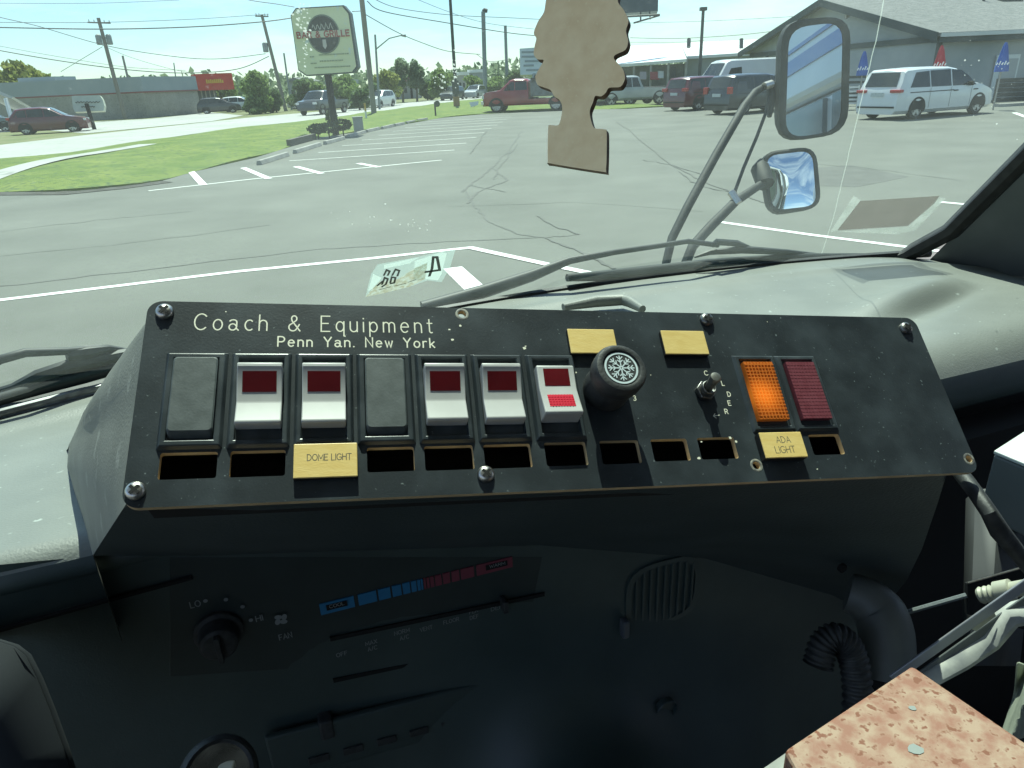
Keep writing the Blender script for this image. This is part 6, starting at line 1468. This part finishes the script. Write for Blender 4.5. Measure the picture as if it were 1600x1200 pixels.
# ---- billboard and white sign behind the ornament
bb = thing('billboard', G(945, 158), 'dark back of a billboard with its catwalk at the top edge', 'billboard')
dep = 62
m = MB(); m.prism([Pd(925, -75, dep), Pd(1030, -60, dep), Pd(1028, 17, dep), Pd(985, 20, dep), Pd(925, 24, dep)], FW * .5); m.build('panel', mat('billboard_back', (.05, .075, .08), .6, c2=(.075, .1, .105), scale=1), bb)
m = MB(); m.tube([Pd(975, 26, dep - .5), Pd(1031, 23, dep - .5)], .09, 6); m.tube([Pd(990, 36, dep), Pd(1031, 24, dep - .5)], .07, 6); m.tube([Pd(1001, 18, dep), Pd(1001, 33, dep)], .07, 6); m.tube([Pd(1015, 18, dep), Pd(1016, 30, dep)], .06, 6); m.build('catwalk', M['poledark'], bb)
m = MB(); b = G(945, 158); m.tube([b, vtop(b, 950, 20)], .45, 12); m.build('column', M['poledark'], bb)
ws_ = thing('roadside_sign', G(835, 150), 'white roadside sign board with grey lines of text left of the ornament', 'sign'); b = G(835, 150); dep = (b - CAM).dot(FW)
m = MB(); m.prism([Pd(812, 76, dep), Pd(852, 73, dep), Pd(852, 116, dep), Pd(813, 117, dep)], FW * .5); m.build('panel', mat('white_sign_panel', (.62, .66, .64), .5, c2=(.55, .6, .58), scale=1), ws_)
m = MB()
for k, (x0, x1) in enumerate(((815, 834), (815, 850), (820, 848), (818, 834), (822, 846))): m.prism([Pd(x0, 80 + 7 * k, dep - .04), Pd(x1, 79.5 + 7 * k, dep - .04), Pd(x1, 82.5 + 7 * k, dep - .04), Pd(x0, 83 + 7 * k, dep - .04)], FW * .03)
m.build('lettering', mat('sign_grey_print', (.22, .26, .26), .6), ws_)
m = MB(); m.tube([b, Pd(835, 116, dep)], .3, 8); m.build('post', M['polegrey'], ws_)
# ---- small far buildings
def hut(x0, x1, yb, h, mt, rf, lb, dep_=8, roof=True):
    a, b = G(x0, yb), G(x1, yb + -.0470 * (x1 - x0)); d = dirn(a, b); n = Vector((-d.y, d.x, 0)); ln = (b - a).length
    o = thing('far_building', (a + b) / 2, lb, 'building'); m = MB(); m.box(a, d * ln, n * dep_, (0, 0, h)); m.build('wall', mt, o)
    m = MB()
    if roof:
        pk = h + min(2.2, ln * .25); q = [a - d * .3 + UPZ * h, a + d * (ln / 2) + UPZ * pk, a + d * (ln + .3) + UPZ * h]; m.prism([p - n * .3 for p in q], n * (dep_ + .6))
    else: m.box(a - n * .2 - d * .2 + UPZ * h, d * (ln + .4), n * (dep_ + .4), (0, 0, .5))
    m.build('roof', rf, o)
    m = MB(); m.box(a + d * ln * .2 - n * .05 + UPZ * .9, d * ln * .18, n * .04, (0, 0, 1.2)); m.build('window', M['carglass'], o); m = MB(); m.box(a + d * ln * .6 - n * .05, d * ln * .14, n * .04, (0, 0, 2.0)); m.build('door', M['under'], o)
wl_ = mat('pale_siding', (.42, .40, .38), .7); 
hut(628, 652, 155, 2.6, wl_, mat('red_brown_roof', (.2, .11, .1), .8), 'small pale house with a reddish roof among the far trees')
hut(612, 627, 156, 2.4, wl_, M['shingle'], 'small grey house behind the white SUV on the road')
hut(716, 731, 150, 3.2, wl_, M['whiteroof'], 'pale flat-roofed shop behind the dark road car', 8, False)
hut(734, 756, 148, 3.6, M['bluegrey'], M['whiteroof'], 'grey flat-roofed garage left of the square lamp pole', 8, False)
hut(515, 545, 164, 2.6, mat('orange_front', (.42, .20, .08), .7), M['gfascia'], 'orange fronted shop behind the grille sign post', 8, False)
hut(455, 478, 170, 3.0, mat('grey_wall', (.3, .32, .31), .7), M['shingle'], 'grey house left of the grille sign post')
rsn = thing('red_square_sign', G(735, 151), 'red and white square sign on a post far down the road', 'sign'); b = G(735, 151); dep = (b - CAM).dot(FW)
m = MB(); m.prism([Pd(727, 118, dep), Pd(740, 117, dep), Pd(740, 129, dep), Pd(728, 130, dep)], FW * .4); m.build('panel', PAINTS['white'], rsn)
m = MB(); m.prism([Pd(729, 120, dep - .05), Pd(737, 119.5, dep - .05), Pd(737, 127, dep - .05), Pd(730, 127.5, dep - .05)], FW * .04); m.build('red_field', M['tail'], rsn); m = MB(); m.tube([b, Pd(734, 129, dep)], .2, 6); m.build('post', M['polegrey'], rsn)

# ---- trees
def leafmat(name, c, c2):          # leaves pass some light
    m = film(name, c, 1.0, c2, .9); return m
LEAF = [leafmat('leaf_yellow_green', (.22, .26, .07), (.30, .32, .11)), leafmat('leaf_mid_green', (.18, .26, .09), (.25, .33, .13)), leafmat('leaf_dark_green', (.11, .17, .075), (.17, .235, .11)), leafmat('leaf_grey_green', (.18, .24, .15), (.24, .295, .19))]
M['bark'] = mat('bark', (.10, .08, .06), .9, c2=(.14, .12, .09), scale=4)
def tree(x, yb, yt, wpx, mi, lb, cat='tree', seed=1, name='tree', clumps=13, conifer=False, gap=1.0, low=.02):
    rr = random.Random(seed); b = G(x, yb); t = vtop(b, x, yt); h = t.z; dep = (b - CAM).dot(FW); w = wpx * dep / FPX / 2
    T = thing(name, b, lb, cat, 'trees around the lot')
    m = MB(); m.tube([b - UPZ * .1, b + UPZ * h * .35 + Vector((.1, 0, 0)), b + UPZ * h * .75], [max(.12, h * .03), h * .02, h * .006], 8)
    for k in range(5):
        a = rr.uniform(0, 6.28); z = h * rr.uniform(.3, .55); m.tube([b + UPZ * z, b + UPZ * (z + h * .2) + Vector((math.cos(a), math.sin(a), 0)) * w * .6], [h * .012, h * .004], 5)
    m.build('trunk', M['bark'], T, smooth=True)
    m = MB(); s = max(.22, min(.6, w * .10))
    if conifer:
        for k in range(11):
            z = h * (.12 + .86 * k / 10); r = w * (1.02 - k / 10.3); leaves(m, b + UPZ * z, (r, r, h * .07), int(70 * (1.1 - k / 11)) + 12, s * .8, rr)
    else:
        for k in range(clumps):
            a = rr.uniform(0, 6.28); q = rr.uniform(.1, .68); z = h * rr.uniform(low + .20, .86)
            r = w * rr.uniform(.34, .52); f = math.sin(math.pi * min(1, max(.1, (z / h - low) / (1 - low)) ** .8)) ** .5
            leaves(m, b + Vector((math.cos(a) * w * q * f, math.sin(a) * w * q * f, z)), (r, r, min(h * .17, r * .9)), 120, s, rr)
        leaves(m, b + UPZ * h * .88, (w * .34, w * .34, h * .11), 80, s, rr); leaves(m, b + UPZ * h * .6, (w * .6, w * .6, h * .3), 160, s, rr)
    m.build('crown', LEAF[mi], T)
tree(52, 186, 98, 118, 0, 'broad yellow-green tree behind the left end of the grey building', seed=1, clumps=20)
tree(-30, 188, 112, 80, 0, 'yellow-green tree cut by the left edge', seed=21)
tree(61, 186, 132, 30, 2, 'small dark conifer before the grey building', seed=2, conifer=True, name='conifer')
tree(408, 178, 109, 56, 1, 'bright green tree right of the red shop sign', seed=3, clumps=16)
tree(398, 179, 152, 44, 2, 'low dark bush under the bright green tree', seed=4, low=0, name='bush', cat='bush')
tree(432, 176, 140, 34, 2, 'dark bush at the foot of the leaning pole left of the sign', seed=5, low=0, name='bush', cat='bush')
tree(478, 172, 122, 54, 2, 'round tree left of the grille sign post', seed=6)
tree(545, 170, 116, 64, 1, 'wide green tree right of the grille sign post', seed=7, clumps=16)
tree(562, 172, 140, 44, 2, 'dark low bush by the big utility pole', seed=8, low=0, name='bush', cat='bush')
tree(607, 165, 108, 56, 0, 'light green tree behind the street lamp', seed=9)
tree(630, 160, 90, 40, 3, 'tall airy tree left of its twin beyond the road', seed=10, clumps=14, low=.2)
tree(652, 159, 92, 34, 3, 'tall airy tree right of its twin beyond the road', seed=11, clumps=14, low=.2)
tree(690, 157, 106, 46, 1, 'round tree left of the tall thin dark pole', seed=12)
tree(668, 157, 126, 40, 2, 'low tree between the airy twins and the round tree', seed=13)
tree(742, 152, 118, 40, 1, 'low tree behind the red square sign', seed=14)
tree(775, 151, 120, 44, 1, 'low tree right of the square lamp pole', seed=15)
tree(806, 150, 108, 46, 2, 'dark tree behind the dump truck', seed=16)
tree(500, 171, 128, 40, 1, 'green tree seen directly behind the grille sign post', seed=17)
tree(585, 168, 130, 36, 2, 'dark tree behind the big utility pole', seed=18)
tree(350, 172, 117, 60, 1, 'green tree rising behind the red shop sign', seed=19)
tree(1185, 152, 118, 30, 2, 'small shrub by the charcoal minivan', seed=20, low=0, name='bush', cat='bush')
# far tree line as one mass
rr = random.Random(77); m = MB()
for k in range(150):
    a = lerp(-48, 40, k / 150) + rr.uniform(-.4, .4); dist = rr.uniform(240, 330); q = Vector((math.sin(R(a)) * dist, math.cos(R(a)) * dist, rr.uniform(2, 5)))
    leaves(m, q, (rr.uniform(5, 9), 4, rr.uniform(3, 5.5)), 46, 1.3, rr)
o = m.build('treeline', LEAF[3], None); tag(o, kind='stuff')
# blue-striped coach parked alongside, seen in the flat mirror
co = thing('coach', B(4.4, -6, 0), 'white coach with blue stripes parked alongside, seen in the tall mirror', 'coach')
m = MB(); slab(m, 3.2, 5.6, -12, -.3, .45, 1.45); slab(m, 3.2, 5.6, -12, -.3, 2.35, 3.05); slab(m, 3.26, 5.54, -11.9, -.4, 1.45, 2.35); m.build('body', M['buswhite'], co, bevel=.08, seg=3)
for k in range(8):
    m = MB(); slab(m, 3.22, 3.262, -1.6 - 1.35 * k, -.45 - 1.35 * k, 1.5, 2.3); m.build('side_window', mat('coach_window', (.05, .075, .10), .12, c2=(.08, .11, .14), scale=2), co)
m = MB(); slab(m, 3.185, 3.2, -11.9, -.4, 2.62, 2.74); slab(m, 3.185, 3.2, -11.9, -.4, 2.80, 2.83); slab(m, 3.185, 3.2, -11.9, -.4, 1.1, 1.22); m.build('stripe', M['busblue'], co)
for v_ in (-2.2, -9.6):
    m = MB(); m.lathe(B(3.19, v_, .5), BR, [(0, .3), (.02, .48), (.25, .5)], 24); m.build('wheel', M['tyre'], co, smooth=True, angle=35)
